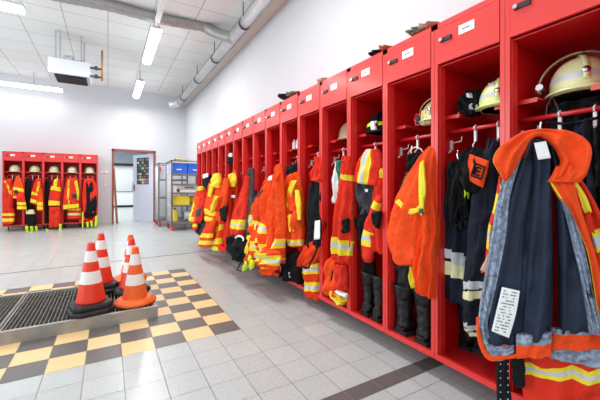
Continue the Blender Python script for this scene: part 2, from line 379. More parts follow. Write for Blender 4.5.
# ------------------------------------------------------------------ lockers
LW, LD, LZ0, LZ1 = .38, .5, .12, 1.995
def make_locker(name, wdt):
    t = thing(name, '', 'locker'); s_ = .0215; r = M['red']; ri = M['redin']
    mb = MB()
    mb.box(0, 0, LZ0, s_, .02, LZ1, r).box(wdt-s_, 0, LZ0, wdt, .02, LZ1, r)          # face posts
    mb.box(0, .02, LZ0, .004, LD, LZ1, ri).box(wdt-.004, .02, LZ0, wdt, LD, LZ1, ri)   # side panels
    mb.box(s_, .02, LZ0, s_+.004, .06, 1.765, r).box(wdt-s_-.004, .02, LZ0, wdt-s_, .06, 1.765, r)
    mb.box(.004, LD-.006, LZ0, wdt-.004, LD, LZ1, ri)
    mb.box(0, 0, LZ1-.03, wdt, .02, LZ1, r).box(.004, .02, LZ1-.006, wdt-.004, LD-.006, LZ1, r)
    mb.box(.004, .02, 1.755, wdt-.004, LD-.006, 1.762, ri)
    mb.box(s_, -.0005, LZ0, wdt-s_, .02, LZ0+.03, r)
    mb.box(0, -.001, LZ0, .0008, 0, LZ1, M['dark'])
    mb.build('carcass', t)
    MB().box(.004, .02, LZ0+.01, wdt-.004, LD-.006, LZ0+.018, M['perf']).build('perforated_floor', t)
    d = MB().box(s_+.0025, -.003, 1.767, wdt-s_-.0025, .016, LZ1-.033, r).build('door', t)
    mb = MB().box(s_+.022, -.012, 1.878, s_+.088, -.003, 1.9, M['lock']); mb.build('lock', d)
    MB().tube([(s_+.032, -.012, 1.889), (s_+.032, -.024, 1.889)], .0095, M['chrome'], 12).build('key_barrel', d)
    pl = MB().box(s_+.13, -.006, 1.878, s_+.215, -.003, 1.925, M['plate'])
    pl.box(s_+.15, -.0066, 1.898, s_+.165, -.006, 1.904, M['ink']).box(s_+.168, -.0066, 1.898, s_+.19, -.006, 1.904, M['ink'])
    pl.build('name_plate', d)
    for x0, x1 in ((.004, .095), (wdt-.095, wdt-.004)):
        MB().box(x0, .085, 1.482, x1, LD-.01, 1.49, r).box(x0, .085, 1.47, x1, .09, 1.482, r).build('side_shelf', t)
    MB().tube([(.004, .115, 1.4), (wdt-.004, .115, 1.4)], .011, M['rail'], 10).build('hanging_rail', t)
    for x in (.17, .29):
        mb = MB().tube([(x, .115+.016*math.sin(a), 1.4+.016*math.cos(a)) for a in (-2.4, -1.2, 0, 1.2, 2.4, 3.1)], .004, M['wplas'], 6)
        mb.box(x-.006, .109, 1.33, x+.006, .121, 1.388, M['wplas']); mb.tube([(x, .115, 1.33), (x, .09, 1.31), (x, .1, 1.285), (x, .12, 1.29)], .004, M['wplas'], 6)
        mb.build('rail_hook', t)
    mb = MB().box(.004, .135, 1.30, .014, .150, 1.355, M['wplas']).tube([(.012, .14, 1.34), (.07, .14, 1.345), (.075, .14, 1.37)], .0035, M['wplas'], 6).tube([(.012, .13, 1.31), (.02, .10, 1.28), (.035, .1, 1.29)], .0035, M['wplas'], 6)
    mb.build('side_hook', t)
    for x in (.03, wdt-.03):
        MB().tube([(x, .42, 0), (x, .42, LZ0)], .015, M['band'], 8).build('foot', t)
    return t
lk = {
 -1: 'red open locker at the right edge, behind the big open navy jacket', 0: 'red open locker with the narrow navy coats and the E bag',
 1: 'red open locker with the orange overall above tall black boots', 2: 'red open locker with the striped cape over grey trousers',
 3: 'red open locker with the brown helmet and orange backpack', 4: 'red open locker with the dark jacket bearing a white label',
 5: 'red open locker with two white bottles on its side shelf', 6: 'red open locker with the smooth long orange jacket',
 7: 'red open locker just beyond the smooth long orange jacket', 8: 'red open locker where the long black coat hangs',
 9: 'red open locker with a yellow hood showing and a black bag below', 10: 'red open locker with a black mask on its side shelf',
 11: 'red open locker with the leaning orange trousers, fifth from the far end', 12: 'red open locker, fourth from the far end of the long row',
 13: 'red open locker, third from the far end of the long row', 14: 'red open locker, second from the far end of the long row',
 15: 'red open locker at the far end of the long row, next to the trolley'}
lp = make_locker('open_locker', LW); XL = 1.584; YS = .83
for k in range(-1, 16):
    o = lp if k == -1 else dup(lp)
    o.location = (XL, YS+LW*(k+1), 0); o.rotation_euler = (0, 0, math.radians(-90)); o['label'] = lk[k]; o['group'] = 'red lockers in the long row on the right'
BX = [-2.25, -1.85, -1.45, -1.05, -.65]; BYF = 10.69
bb = ['red locker at the left end of the far bank', 'red locker second from the left in the far bank', 'middle red locker of the far bank of five', 'red locker second from the right in the far bank', 'red locker at the right end of the far bank, nearest the door']
bp0 = make_locker('open_locker', .4)
for i, x in enumerate(BX):
    o = bp0 if i == 0 else dup(bp0); o.location = (x, BYF, 0); o['label'] = bb[i]; o['group'] = 'far bank of red lockers on the back wall'
#@@OBJECTS
# ------------------------------------------------------------------ ramp grate and cones
PZ = .09
rp = thing('grated_platform', 'low steel platform with dark grating inside the checkered tiles', 'platform', (-1, 3.4, 0))
gx0, gx1, gy0, gy1 = -3.4, .36, 2.97, 3.98
mb = MB()
mb.box(gx0, gy0, 0, gx1, gy0+.035, PZ, M['concrete']).box(gx0, gy1-.03, 0, gx1, gy1, PZ, M['concrete']).box(gx1-.02, gy0+.035, 0, gx1, gy1-.03, PZ, M['concrete']).box(gx0, gy0+.035, 0, gx0+.02, gy1-.03, PZ, M['concrete'])
loc(mb.build('frame', rp), rp)
loc(MB().box(gx0+.02, gy0+.035, .001, gx1-.02, gy1-.03, .035, M['pit']).build('tray', rp), rp)
xs = [gx1-.022-1.0*i for i in range(4)]
for xa in xs:
    xb = max(xa-.99, gx0+.02); mb = MB(); x = xa-.015
    mb.box(xa-.012, gy0+.036, .05, xa, gy1-.031, PZ-.001, M['grate']).box(xb, gy0+.036, .05, xb+.012, gy1-.031, PZ-.001, M['grate'])
    while x > xb+.02:
        mb.box(x-.004, gy0+.036, .055, x, gy1-.031, PZ-.003, M['grate']); x -= .027
    y = gy0+.16
    while y < gy1-.05: mb.box(xb+.01, y, .05, xa-.01, y+.003, PZ-.02, M['grate']); y += .3
    loc(mb.build('grating_panel', rp), rp)
def cone(px, d, h, kind, label, r=.105, bw=.148, nb=1):
    a = (px-300)/FPX; x = d*SN+a*d*CS; y = d*CS-a*d*SN
    t = thing('traffic_cone', label, 'cone', (x, y, PZ), math.radians(12), 'traffic cones on the grated platform')
    body = M['cone_o'] if kind == 'o' else M['cone_r']; z0 = .03
    if kind == 'r':
        for q in range(nb):
            c = bw*.62; w_ = bw-.012*q; zz = .042*q; P = [(w_, -c), (w_, c), (c, w_), (-c, w_), (-w_, c), (-w_, -c), (-c, -w_), (c, -w_)]
            R_ = [[Vector((x_*s, y_*s, z)) for x_, y_ in P] for s, z in ((.97, zz), (1, zz+.006), (1, zz+.024), (.93, zz+.038), (.75, zz+.041))]
            MB().rings(R_, M['rubber'], smooth=False).build('base', t)
        z0 = .042*nb
    else:
        MB().lathe([(.12, 0), (.165, .004), (.168, .02), (.15, .03), (.135, .045), (.118, .05)], body, n=32).build('base', t); z0 = .045
    N = 44; prof = []; 
    for i in range(N+1):
        v = i/N; prof.append((r+(.024-r)*v**.97, z0+(h-z0)*v))
    prof += [(.018, h), (.014, h-.02)]
    bands = ((.30, .52), (.68, .86)) if kind == 'r' else ((.28, .5), (.68, .87))
    if kind == 'o': prof = [(r+.012, z0-.004)]+prof
    def mf(i, j):
        v = i/N
        for a_, b_ in bands:
            if a_ <= v < b_: return M['cone_w']
        return body
    MB().lathe(prof, body, n=32, mf=mf).build('cone_shell', t); return t
cone(91, 2.64, .55, 'r', 'red and white traffic cone nearest the camera, on stacked black bases', nb=2)
cone(101, 3.17, .55, 'r', 'red and white traffic cone half hidden behind the front red cone', nb=2)
cone(135.2, 2.84, .48, 'o', 'orange and white cone with orange round base at platform corner', r=.1)
cone(131.5, 3.17, .5, 'r', 'red and white traffic cone squeezed between two orange cones', nb=1)
cone(130.5, 3.56, .48, 'o', 'rearmost orange cone, mostly hidden behind two others', r=.1)
# ------------------------------------------------------------------ helmets and boots
def helmet(loc_, rz, label, cat='helmet', col='helm', s=1, visor=True, detail=True, parent=None, band='silver', name='firefighter_helmet', group=None):
    t = thing(name, label, cat, loc_, rz, group)
    pr = []; N = 14
    for i in range(N+1):
        a = i/N*math.pi/2; pr.append((.118*s*math.cos(a)**.85 if i < N else .001, .04*s+.135*s*math.sin(a)))
    pr = [(.11*s, .0), (.118*s, .01*s)]+pr
    def mf(i, j): return M[band] if i in (3, 4) and band else M[col]
    MB().lathe(pr, M[col], n=32, sy=1.16, mf=mf).build('shell', t)
    rim = [(.112*s, .012*s), (.136*s, .002), (.138*s, .008*s), (.118*s, .026*s)]
    MB().lathe(rim, M[col], n=32, sy=1.18).build('brim', t)
    MB().lathe([(.106*s, .0), (.108*s, .05*s), (.05*s, .06*s)], M['dark'], n=20, sy=1.13).build('liner', t)
    if detail:
        mb = MB()
        for q in range(13):
            a = -math.pi/2+(q-6)*.19
        ribs = [[Vector((y, 1.18*(.120*s)*math.cos(b), .045*s+.136*s*math.sin(b))) for y in (-.011*s, .011*s)] for b in [math.pi*q/18 for q in range(19)]]
        rr = [[r_[0], r_[1], r_[1]*1.02+Vector((0, 0, .003)), r_[0]*1.02+Vector((0, 0, .003))] for r_ in ribs]
        MB().rings(rr, M[col]).build('crest', t)
        e = MB().lathe([(.001, 0), (.016*s, 0), (.016*s, .004), (.001, .006)], M['chrome'], n=10, T=Matrix.Translation((0, -.137*s, .085*s)) @ Matrix.Rotation(math.radians(80), 4, 'X'))
        e.build('emblem', t)
    if visor:
        rings = []
        for q in range(25):
            b = math.pi*(q/24); 
            rings.append([Vector((1.2*rr_*s*math.cos(b), -.045*s*math.sin(b)-.0, (.05+h_*math.sin(b))*s)) for rr_, h_ in ((.129, .135), (.137, .145), (.137, .15), (.129, .14))])
        MB().rings(rings, M['visor']).build('visor_frame', t)
        for sx in (-1, 1): MB().lathe([(.001, 0), (.02*s, 0), (.018*s, .015), (.001, .018)], M['chrome'], n=14, T=Matrix.Translation((sx*.15*s, 0, .045*s)) @ Matrix.Rotation(math.radians(90*sx), 4, 'Y')).build('visor_pivot', t)
    return t
R90 = math.radians(-90)
hm = helmet((1.80, .625, 1.487), math.radians(-62), 'large cream helmet with grey band and visor frame, top right', s=.93)
MB().rings([[Vector((x*1.1, y, z)) for x, y in ((.1*c, .1*s_) for c, s_ in [(math.cos(a), math.sin(a)) for a in [2*math.pi*q/14 for q in range(14)]])] for z in (-.0, -.004)], M['black']).build('neck_cloth', hm)
fl = thing('helmet_torch', 'small round torch clipped at the left of the large cream helmet', 'torch', PX(1.72).hit(542, 90))
MB().tube([(0, .0, 0), (-.035, -.005, .004)], [.012, .015], M['band'], 14).build('barrel', fl); MB().tube([(-.035, -.005, .004), (-.04, -.005, .0045)], [.0155, .0145], M['plate'], 14).build('lens', fl)
MB().box(0, -.006, -.006, .03, .03, .006, M['band']).build('clip', fl)
def boot(px, py, X, hgt, label, w_=.05, rz=0, px2=None):
    """tall boot standing at the given point on the locker floor"""
    p = PX(X).hit(px, py); t = thing('firefighter_boot', label, 'boot', (p.x, p.y, LZ0+.018), rz, 'boots standing on the locker floors')
    shaft = []; N = 22; n = 20
    for i in range(N+1):
        v = i/N; z = .05+(hgt-.05)*v; rx = w_*(.88+.42*v**2-.1*math.sin(v*3.14)); ry = w_*(.9+.42*v**2-.1*math.sin(v*3.14))
        wr = .07*math.sin(v*24)*(1-v)
        shaft.append([Vector((rx*math.cos(a)*(1+wr+.03*math.sin(3*a+v*8)), ry*math.sin(a)*(1+wr), z+(.018*math.cos(a)*v**3))) for a in [2*math.pi*k/n for k in range(n)]])
    top = shaft[-1]; c = sum(top, Vector())/n
    shaft.append([c+(q-c)*.86 for q in top]); shaft.append([c+(q-c)*.8-Vector((0, 0, .09)) for q in top])
    MB().rings(shaft, M['leather']).build('shaft', t)
    ft = []
    for i in range(13):
        v = i/12; x = .045-.20*v; wv = w_*(.74+.2*math.sin(v*3.0))*(1 if v < .82 else (1-(v-.82)*2.4)); hh = .085 if v < .3 else .085-.03*(v-.3)/.7*(1 if v < .8 else 1.5)
        if i == 0: wv *= .75
        ft.append([Vector((x, wv*math.cos(a), .018+max(0, hh*(.5+.5*math.sin(a))))) for a in [2*math.pi*k/14 for k in range(14)]])
    MB().rings(ft, M['leather']).build('foot', t)
    so = []
    for i in range(13):
        v = i/12; x = .05-.21*v; wv = w_*(.8+.2*math.sin(v*3.0))*(1 if v < .82 else (1-(v-.82)*2.3)); 
        so.append([Vector((x, sg*wv, z)) for sg, z in ((-1, 0), (1, 0), (1, .026), (-1, .026))])
    MB().rings(so, M['rubber'], smooth=False).build('sole', t)
    MB().tube([(-w_*1.1, 0, hgt-.04), (-w_*1.35, 0, hgt+.012), (-w_*.9, 0, hgt+.02)], .008, M['leather'], 6).build('pull_loop', t)
    return t
# ------------------------------------------------------------------ the big open jacket in front
def garment(name, label, cat, plane, px, py, group=None):
    p = plane.hit(px, py); t = thing(name, label, cat, p, 0, group); return t
def fix(t):
    """children were built in room coordinates"""
    for c in t.children:
        if c.type == 'MESH' and not c.get('_f'):
            c.matrix_parent_inverse = Matrix.Translation(-t.location)
JP = Plane(1.30, .79, 1.50, .464)
O, N_, Q, Y_, S_, K_ = M['orange'], M['navy2'], M['quilt'], M['yel'], M['silver'], M['black']
j = garment('turnout_jacket', 'large open firefighter jacket, navy lining outward, with wide orange collar', 'jacket', JP, 540, 128)
# outer sleeve on the left with yellow bands
patch('sleeve', JP, [(499, 176), (494, 205), (488, 228), (485, 262), (481, 272)], [(512, 180), (508, 205), (503, 232), (499, 262), (494, 276)], M['redor'], j, th=.03, off=-.05, bands=((.2, .38, Y_), (.5, .56, Y_), (.56, .62, S_), (.62, .68, Y_)), skew=-.1, seed=3)
patch('sleeve', JP, [(560, 190), (572, 215), (584, 250), (590, 290), (592, 330)], [(582, 180), (596, 205), (612, 245), (616, 290), (614, 330)], M['redor'], j, th=.035, off=-.05, bands=((.38, .42, Y_), (.42, .47, S_), (.47, .51, Y_)), seed=5)
patch('shoulder_band', JP, [(565, 181), (577, 200), (585, 216)], [(574, 178), (586, 196), (592, 212)], Y_, j, th=.008, off=.0, seed=6, fold=.1, nv=14)
patch('collar_patch', JP, [(581, 216), (585, 236)], [(590, 211), (595, 234)], M['redor'], j, th=.01, off=.01, seed=8, nv=10, fold=.1)
# back lining, three hanging lobes
patch('back_lining', JP, [(530, 140), (524, 160), (515, 200), (505, 250), (498, 300), (494, 338)], [(546, 140), (552, 160), (551, 200), (553, 250), (553, 300), (551, 336)], N_, j, th=.03, off=-.02, fold=.25, ff=1.3, seed=11, nv=60, nu=40)
patch('lining_fold', JP, [(532, 142), (533, 175), (529, 220), (525, 270), (522, 310), (521, 338)], [(547, 146), (550, 175), (551, 220), (550, 270), (548, 310), (546, 336)], N_, j, th=.055, off=-.01, fold=.14, ff=1.0, seed=12, nv=60, nu=40)
patch('lining_fold', JP, [(546, 144), (552, 175), (556, 220), (558, 270), (558, 331)], [(556, 152), (564, 185), (576, 230), (587, 280), (592, 329)], N_, j, th=.05, off=-.02, fold=.2, ff=1.2, seed=14, nv=60, nu=40)
# left front flap: navy panel and quilted facing
patch('front_panel', JP, [(521, 158), (511, 190), (504, 230), (497, 270), (489, 310), (485, 342)], [(534, 160), (529, 200), (524, 240), (522, 280), (518, 320), (513, 346)], N_, j, th=.03, off=.005, fold=.22, ff=1, crease=.3, seed=15, nv=60, nu=36)
patch('front_facing', JP, [(504, 172), (496, 205), (491, 235), (484, 280), (479, 310), (479, 335), (487, 357)], [(522, 156), (511, 195), (507, 235), (500, 270), (494, 300), (488, 325), (497, 350)], Q, j, th=.014, off=.022, fold=.25, seed=16, nv=60)
patch('hem_facing', JP, [(483, 338), (499, 346), (514, 345)], [(488, 359), (501, 361), (514, 354)], Q, j, th=.012, off=.028, fold=.2, seed=17, nv=24)
patch('hem_edge', JP, [(476, 318), (478, 342), (488, 360), (508, 359), (530, 356), (551, 353)], [(479, 316), (482, 339), (491, 355), (508, 355), (530, 351), (551, 350)], O, j, th=.008, off=.036, fold=.05, seed=18, nv=50, nu=12)
patch('hem', JP, [(516, 334), (516, 358)], [(552, 331), (551, 356)], O, j, th=.016, off=.034, fold=.2, seed=19, nv=30, bands=((.0, .44, Q),), skew=.0)
patch('hem', JP, [(550, 327), (548, 348)], [(596, 329), (606, 349)], O, j, th=.016, off=.0, fold=.2, seed=20, nv=30, bands=((.0, .24, Q),))
patch('hem_lining', JP, [(545, 346), (549, 358)], [(604, 346), (604, 368)], Q, j, th=.012, off=-.03, fold=.3, seed=21, nv=20)
# right front edge
patch('front_facing', JP, [(560, 198), (567, 222), (574, 252), (581, 282), (586, 312), (589, 332)], [(568, 208), (579, 232), (587, 262), (592, 290), (600, 325), (603, 336)], Q, j, th=.014, off=.042, fold=.3, seed=22, nv=60)
patch('front_edge', JP, [(546, 180), (562, 204), (576, 228), (586, 252), (592, 285), (600, 330), (605, 350)], [(572, 178), (580, 206), (588, 232), (596, 256), (602, 285), (610, 330), (614, 350)], O, j, th=.014, off=.03, fold=.2, seed=23, nv=60, ub=((.04, .13, M['yel']),))
# collar ribbon
CL = [(504, 181), (496, 168), (493, 160), (497, 150), (507, 141), (523, 132), (541, 129), (560, 130), (576, 134), (586, 141), (590, 152), (589, 164), (585, 173), (579, 182)]
CR = [(507, 181), (512, 174), (517, 166), (521, 158), (526, 149), (530, 141), (538, 137), (546, 140), (552, 146), (557, 154), (560, 161), (558, 168), (554, 175), (547, 181)]
patch('collar', JP, CL, CR, O, j, th=.03, off=.03, fold=.24, ff=1.4, seed=31, nv=90, nu=36, taper=.35, ub=((0, .012, M['yel']),))
patch('collar_flap', JP, [(556, 166), (552, 174), (547, 182)], [(589, 166), (586, 175), (579, 183)], O, j, th=.018, off=.055, fold=.2, seed=32, nv=20)
patch('hanging_tag', JP, [(534, 143), (538, 160)], [(546, 141), (551, 158)], M['plate'], j, th=.003, off=.058, fold=0, seed=2, nv=8)
cl_ = patch('care_label', JP, [(502, 287), (497, 308), (491.5, 331)], [(520, 291), (516, 314), (509, 338)], M['plate'], j, th=.003, off=.054, fold=0, seed=2, nv=20)
mb = MB()
def strokes(mb, A, B, C, rows, seed, off):
    """lines of small print on a label: A top-left, B top-right, C bottom-left"""
    rnd = random.Random(seed)
    a, b, c = (JP.hit(*q, off) for q in (A, B, C)); ux = b-a; uy = c-a; nrm = JP.n*.0008
    for r_ in range(rows):
        x = .08
        while x < .86:
            L_ = rnd.uniform(.04, .16); 
            if rnd.random() < .8:
                p = [a+ux*xx+uy*yy for xx, yy in ((x, (r_+.3)/rows), (min(x+L_, .9), (r_+.3)/rows), (min(x+L_, .9), (r_+.62)/rows), (x, (r_+.62)/rows))]
                i0 = len(mb.v); mb.v += p+[q+nrm for q in p]
                for q in ((4, 5, 6, 7), (0, 1, 5, 4), (3, 7, 6, 2), (1, 2, 6, 5), (0, 4, 7, 3)): mb.face([i0+t_ for t_ in q], M['ink'])
            x += L_+.04
strokes(mb, (503, 289), (519, 292), (493, 331), 14, 5, .0582)
mb.build('label_print', cl_)
tb = patch('size_tag', JP, [(492, 243), (487, 256), (480, 270)], [(493.5, 243), (492, 257), (487, 273)], M['skin'], j, th=.003, off=.0, fold=0, seed=2, nv=8)
zp = MB().tube([JP.hit(x, y, .055) for x, y in ((500.5, 184), (501.5, 188), (500, 192))], .006, M['visor'], 8); zp.build('zip_pull', j)
hk = MB().tube([JP.hit(x, y, .02) for x, y in ((541, 132), (540, 127), (541, 122))], .003, M['plate'], 6); hk.build('hanger_hook', j)
fix(j)
for c in j.children:
    for g_ in c.children: g_.matrix_parent_inverse = Matrix.Identity(4)
# trousers beneath the jacket and the strap
TP = Plane(1.44, .80, 1.60, .49)
t = garment('turnout_trousers', 'red trousers with yellow and silver band below the open jacket', 'trousers', TP, 560, 350)
patch('trouser_leg', TP, [(520, 345), (521, 372), (524, 402), (528, 425)], [(615, 345), (612, 375), (608, 402), (606, 425)], M['redor'], t, th=.05, fold=.25, seed=41, nv=50, bands=((.20, .235, Y_), (.235, .29, S_), (.29, .33, Y_)), skew=0); fix(t)
t = garment('perforated_strap', 'black perforated strap hanging under the jacket hem', 'strap', TP, 505, 360)
patch('strap', TP, [(497, 350), (496, 375), (497, 402), (498, 430)], [(510, 352), (509, 375), (512, 402), (513, 430)], K_, t, th=.006, off=.07, fold=.2, seed=42)
mb = MB()
for y in range(364, 402, 7):
    for x in (500.5, 508): c = TP.hit(x, y, .0785); mb.tube([c-TP.n*.004, c+TP.n*.003], .0022, M['silver'], 8)
mb.build('eyelets', t); fix(t)
t = garment('coat_sleeve', 'dark rubbery sleeve end hanging beside the perforated strap', 'sleeve', TP, 518, 350)
sleeve('sleeve', TP, [(517, 340), (518, 365), (519, 387)], [.05, .045, .04], K_, t, off=.05); fix(t)
# ---- right-edge locker contents
P0 = PX(1.74)
t = garment('fire_coat', 'dark navy coat hanging at the right edge behind the orange collar', 'coat', P0, 592, 125)
patch('body', P0, [(580, 121), (576, 150), (578, 200), (580, 260), (585, 330)], [(604, 118), (616, 150), (622, 200), (625, 260), (625, 330)], M['navy'], t, th=.06, seed=51); 
patch('sleeve', P0, [(590, 128), (594, 165), (597, 200)], [(606, 128), (613, 165), (615, 200)], K_, t, th=.03, off=.07, seed=52); fix(t)
t = garment('gear_bag', 'black soft bag stuffed behind the rail under the large cream helmet', 'bag', P0, 570, 110)
patch('body', PX(1.80), [(548, 108), (550, 122), (556, 140)], [(612, 96), (614, 112), (608, 135)], K_, t, th=.05, seed=53)
mb = MB().tube([PX(1.70).hit(x, y) for x, y in ((552, 97), (547, 106), (546, 114), (551, 119), (557, 116), (558, 108), (553, 98))], .0028, M['band'], 6)
mb.tube([PX(1.69).hit(x, y) for x, y in ((546, 122), (565, 124), (585, 121), (600, 117))], .006, M['black'], 8); mb.build('strap', t); fix(t)
# ------------------------------------------------------------------ locker with the E bag
Pa = PX(1.66); Pb = PX(1.72); Pe = PX(1.62)
t = garment('breathing_mask', 'black and white face mask on the side shelf left of the lime helmet', 'mask', PX(1.74), 472, 100)
P = PX(1.74)
patch('mask_body', P, [(462, 103), (463, 112), (468, 117)], [(470, 91), (477, 97), (480, 115)], K_, t, th=.045, seed=54, nv=22)
patch('mask_hood', P, [(468, 93), (471, 91), (474, 103)], [(481, 90), (483, 97), (481, 112)], K_, t, th=.04, seed=55, nv=22)
patch('white_strap', P, [(468, 94), (469, 98)], [(472, 93), (473, 98)], M['plate'], t, th=.015, off=.045, seed=56, nv=10)
patch('filter', P, [(470, 105), (471, 110)], [(477, 103), (478, 109)], M['silver'], t, th=.02, off=.04, seed=57, nv=12); fix(t)
hm2 = helmet((1.76, .94, 1.487), math.radians(-70), 'lime cream helmet with grey neck cloth, left of the tall post', s=.86, col='helmg', visor=False)
P = PX(1.69); cl2 = patch('neck_cloth', P, [(490, 84), (494, 92), (498, 104)], [(499, 83), (503, 92), (505, 106)], M['silver'], None, th=.02, seed=58, nv=20)
cl2.parent = hm2; cl2.matrix_parent_inverse = (Matrix.Translation(hm2.location) @ Matrix.Rotation(hm2.rotation_euler.z, 4, 'Z')).inverted()
t = garment('work_gloves', 'black work gloves with lime strip clipped on the left side hook', 'gloves', Pa, 460, 155)
patch('glove', Pa, [(452, 162), (450, 180), (450, 200), (452, 222)], [(462, 160), (467, 180), (466, 200), (463, 226)], K_, t, th=.035, seed=60, fold=.3)
patch('glove', Pa, [(458, 166), (461, 185), (463, 205), (464, 222)], [(466, 164), (470, 180), (472, 200), (471, 219)], K_, t, th=.03, off=.015, seed=61, fold=.3)
patch('lime_strip', Pa, [(461, 163), (465, 180), (466, 199)], [(464, 163), (469, 180), (469, 199)], M['lime'], t, th=.012, off=.04, seed=62)
for q, (x0, y0, x1, y1) in enumerate(((452, 218, 452, 228), (456, 220, 456, 231), (460, 220, 461, 230), (465, 215, 466, 226), (469, 213, 470, 223))):
    sleeve('finger', Pa, [(x0, y0), ((x0+x1)/2, (y0+y1)/2), (x1, y1)], [.022, .022, .016], K_, t, off=.03, nv=8)
MB().tube([Pa.hit(x, y) for x, y in ((458, 150), (457, 155), (459, 160), (461, 165))], .005, M['chrome'], 8).build('carabiner', t); fix(t)
t = garment('hood_bag', 'black hood bag with a tilted orange panel marked E', 'bag', Pe, 475, 150)
patch('hood', Pe, [(474, 147), (463, 156), (461, 170), (464, 182), (470, 192)], [(478, 147), (487, 154), (490, 165), (489, 180), (482, 194)], K_, t, th=.05, seed=63, off=.0)
E0 = patch('orange_panel', Pe, [(470, 154), (467, 165), (463, 177)], [(489, 161), (487, 173), (483, 188)], M['orange'], t, th=.012, off=.055, seed=64, fold=.1)
mb = MB()
def bar(mb, P_, a, b, wpx, off, m):
    a = P_.hit(*a, off); b = P_.hit(*b, off); d_ = (b-a).normalized(); s_ = d_.cross(P_.n).normalized()*wpx/2; i0 = len(mb.v)
    p = [a-s_, b-s_, b+s_, a+s_]; mb.v += p+[q+P_.n*.0015 for q in p]
    for q in ((4, 5, 6, 7), (0, 1, 5, 4), (3, 7, 6, 2), (1, 2, 6, 5), (0, 4, 7, 3)): mb.face([i0+t_ for t_ in q], m)
ex, ey = 475, 163.5          # top left of the mark
def ept(u, v): return (ex+u*10-v*3.6, ey+u*3.8+v*12)
for a_, b2 in (((0, 0), (1, 0)), ((0, 1), (1, 1)), ((0, 0), (0, 1)), ((1, 0), (1, 1)), ((.3, .2), (.75, .2)), ((.3, .5), (.7, .5)), ((.3, .8), (.75, .8)), ((.3, .2), (.3, .8))):
    bar(mb, Pe, ept(*a_), ept(*b2), .0085, .078, M['black'])
mb.build('letter_mark', E0); fix(t)
for c in E0.children: c.matrix_parent_inverse = Matrix.Identity(4)
NV = M['navy']
t = garment('fire_coat', 'navy coat with silver and cream hem band, left one of two beside the gloves', 'coat', Pb, 462, 190)
patch('body', Pb, [(455, 165), (450, 200), (447, 240), (444, 294)], [(472, 170), (474, 210), (474, 250), (473, 307)], NV, t, th=.06, seed=66, bands=((.70, .755, S_), (.765, .825, M['cream'])), skew=-.01, nv=60)
sleeve('sleeve', Pb, [(466, 280), (465, 302), (464, 322)], [.07, .06, .05], NV, t, off=-.05); fix(t)
t = garment('fire_coat', 'long navy coat with two banded hems just left of the open jacket', 'coat', Pa, 487, 150)
patch('body', Pa, [(490, 138), (484, 165), (476, 200), (470, 250), (466, 300), (466, 330)], [(500, 142), (506, 180), (508, 220), (506, 260), (500, 305), (496, 345)], NV, t, th=.055, off=.0, seed=67, nv=150, nu=44, bands=((.70, .73, S_), (.74, .775, M['cream']), (.90, .93, S_), (.94, .975, M['cream'])), skew=.03)
sleeve('sleeve', Pa, [(490, 148), (482, 185), (477, 225), (474, 270)], [.05, .07, .075, .07], NV, t, off=.045); fix(t)
boot(468, 352, 1.84, .24, 'short black boot under the navy coats', rz=math.pi)
boot(483, 357, 1.86, .22, 'short black boot deep under the navy coats, nearer the open jacket', rz=math.pi)
# ------------------------------------------------------------------ locker with the orange overall
t = helmet((1.78, 1.33, 1.487), math.radians(-80), 'cream helmet behind red and yellow goggles, over the orange overall', s=.8, visor=True)
P = PX(1.70)
t = garment('safety_goggles', 'red rimmed goggles with yellow strap on the shelf over the orange overall', 'goggles', P, 418, 120)
MB().tube([P.hit(x, y) for x, y in ((414.5, 118), (417, 114), (421, 116), (422, 121), (420, 125), (416, 125), (414.5, 118))], .006, M['rail'], 8).build('frame', t)
patch('lens', P, [(416, 117), (416, 123)], [(420, 117), (420, 124)], M['band'], t, th=.008, seed=3, nv=8)
patch('strap', P, [(422, 113), (424, 126)], [(428, 108), (433, 124)], M['silver'], t, th=.02, seed=4, nv=14, ub=((.4, .7, Y_),)); fix(t)
Pc = PX(1.60)
t = garment('orange_overall', 'long orange overall with yellow braces over the tall black boots', 'overall', Pc, 425, 150)
patch('body', Pc, [(431, 146), (420, 162), (406, 186), (396, 210), (391, 238), (395, 256), (399, 265)], [(437, 150), (437, 175), (436, 200), (434, 225), (428, 250), (424, 260), (421, 265)], O, t, th=.075, seed=71, nv=60, nu=34, fold=.15)
patch('trouser_leg', Pc, [(424, 180), (421, 225), (420, 262), (422, 292)], [(436, 180), (440, 225), (439, 262), (437, 298)], O, t, th=.06, off=.0, seed=72, nv=50)
patch('yellow_stripe', Pc, [(420, 163), (419, 178), (419, 194), (420, 214)], [(424, 160), (425, 175), (426, 192), (422, 216)], Y_, t, th=.01, off=.082, seed=73, fold=.1)
patch('brace', Pc, [(395, 202), (401, 208), (408, 214), (417, 213), (421, 209)], [(399, 199), (404, 204), (410, 208), (416, 208), (420, 204)], Y_, t, th=.008, off=.085, seed=74, fold=.1)
patch('brace', Pc, [(420, 196), (420, 212)], [(424, 196), (424, 212)], Y_, t, th=.008, off=.09, seed=74, fold=.1)
MB().box(-.012, -.004, -.014, .012, .004, .014, M['band'], Matrix.Translation(Pc.hit(421, 211, .1)) @ Matrix.Rotation(math.radians(90), 4, 'Z')).build('buckle', t)
patch('inner_leg', PX(1.72), [(398, 264), (400, 278), (404, 292)], [(411, 264), (412, 280), (415, 294)], M['gcloth'], t, th=.05, seed=75)
patch('yellow_lining', PX(1.68), [(411, 266), (410, 278), (414, 290)], [(417, 266), (419, 280), (419, 291)], Y_, t, th=.02, seed=76); fix(t)
t = garment('folded_vest', 'black folded vest on a white wire hanger above the orange overall', 'vest', PX(1.68), 414, 150)
patch('vest', PX(1.68), [(410, 154), (409, 164), (407, 178)], [(424, 152), (424, 162), (420, 176)], K_, t, th=.03, seed=77)
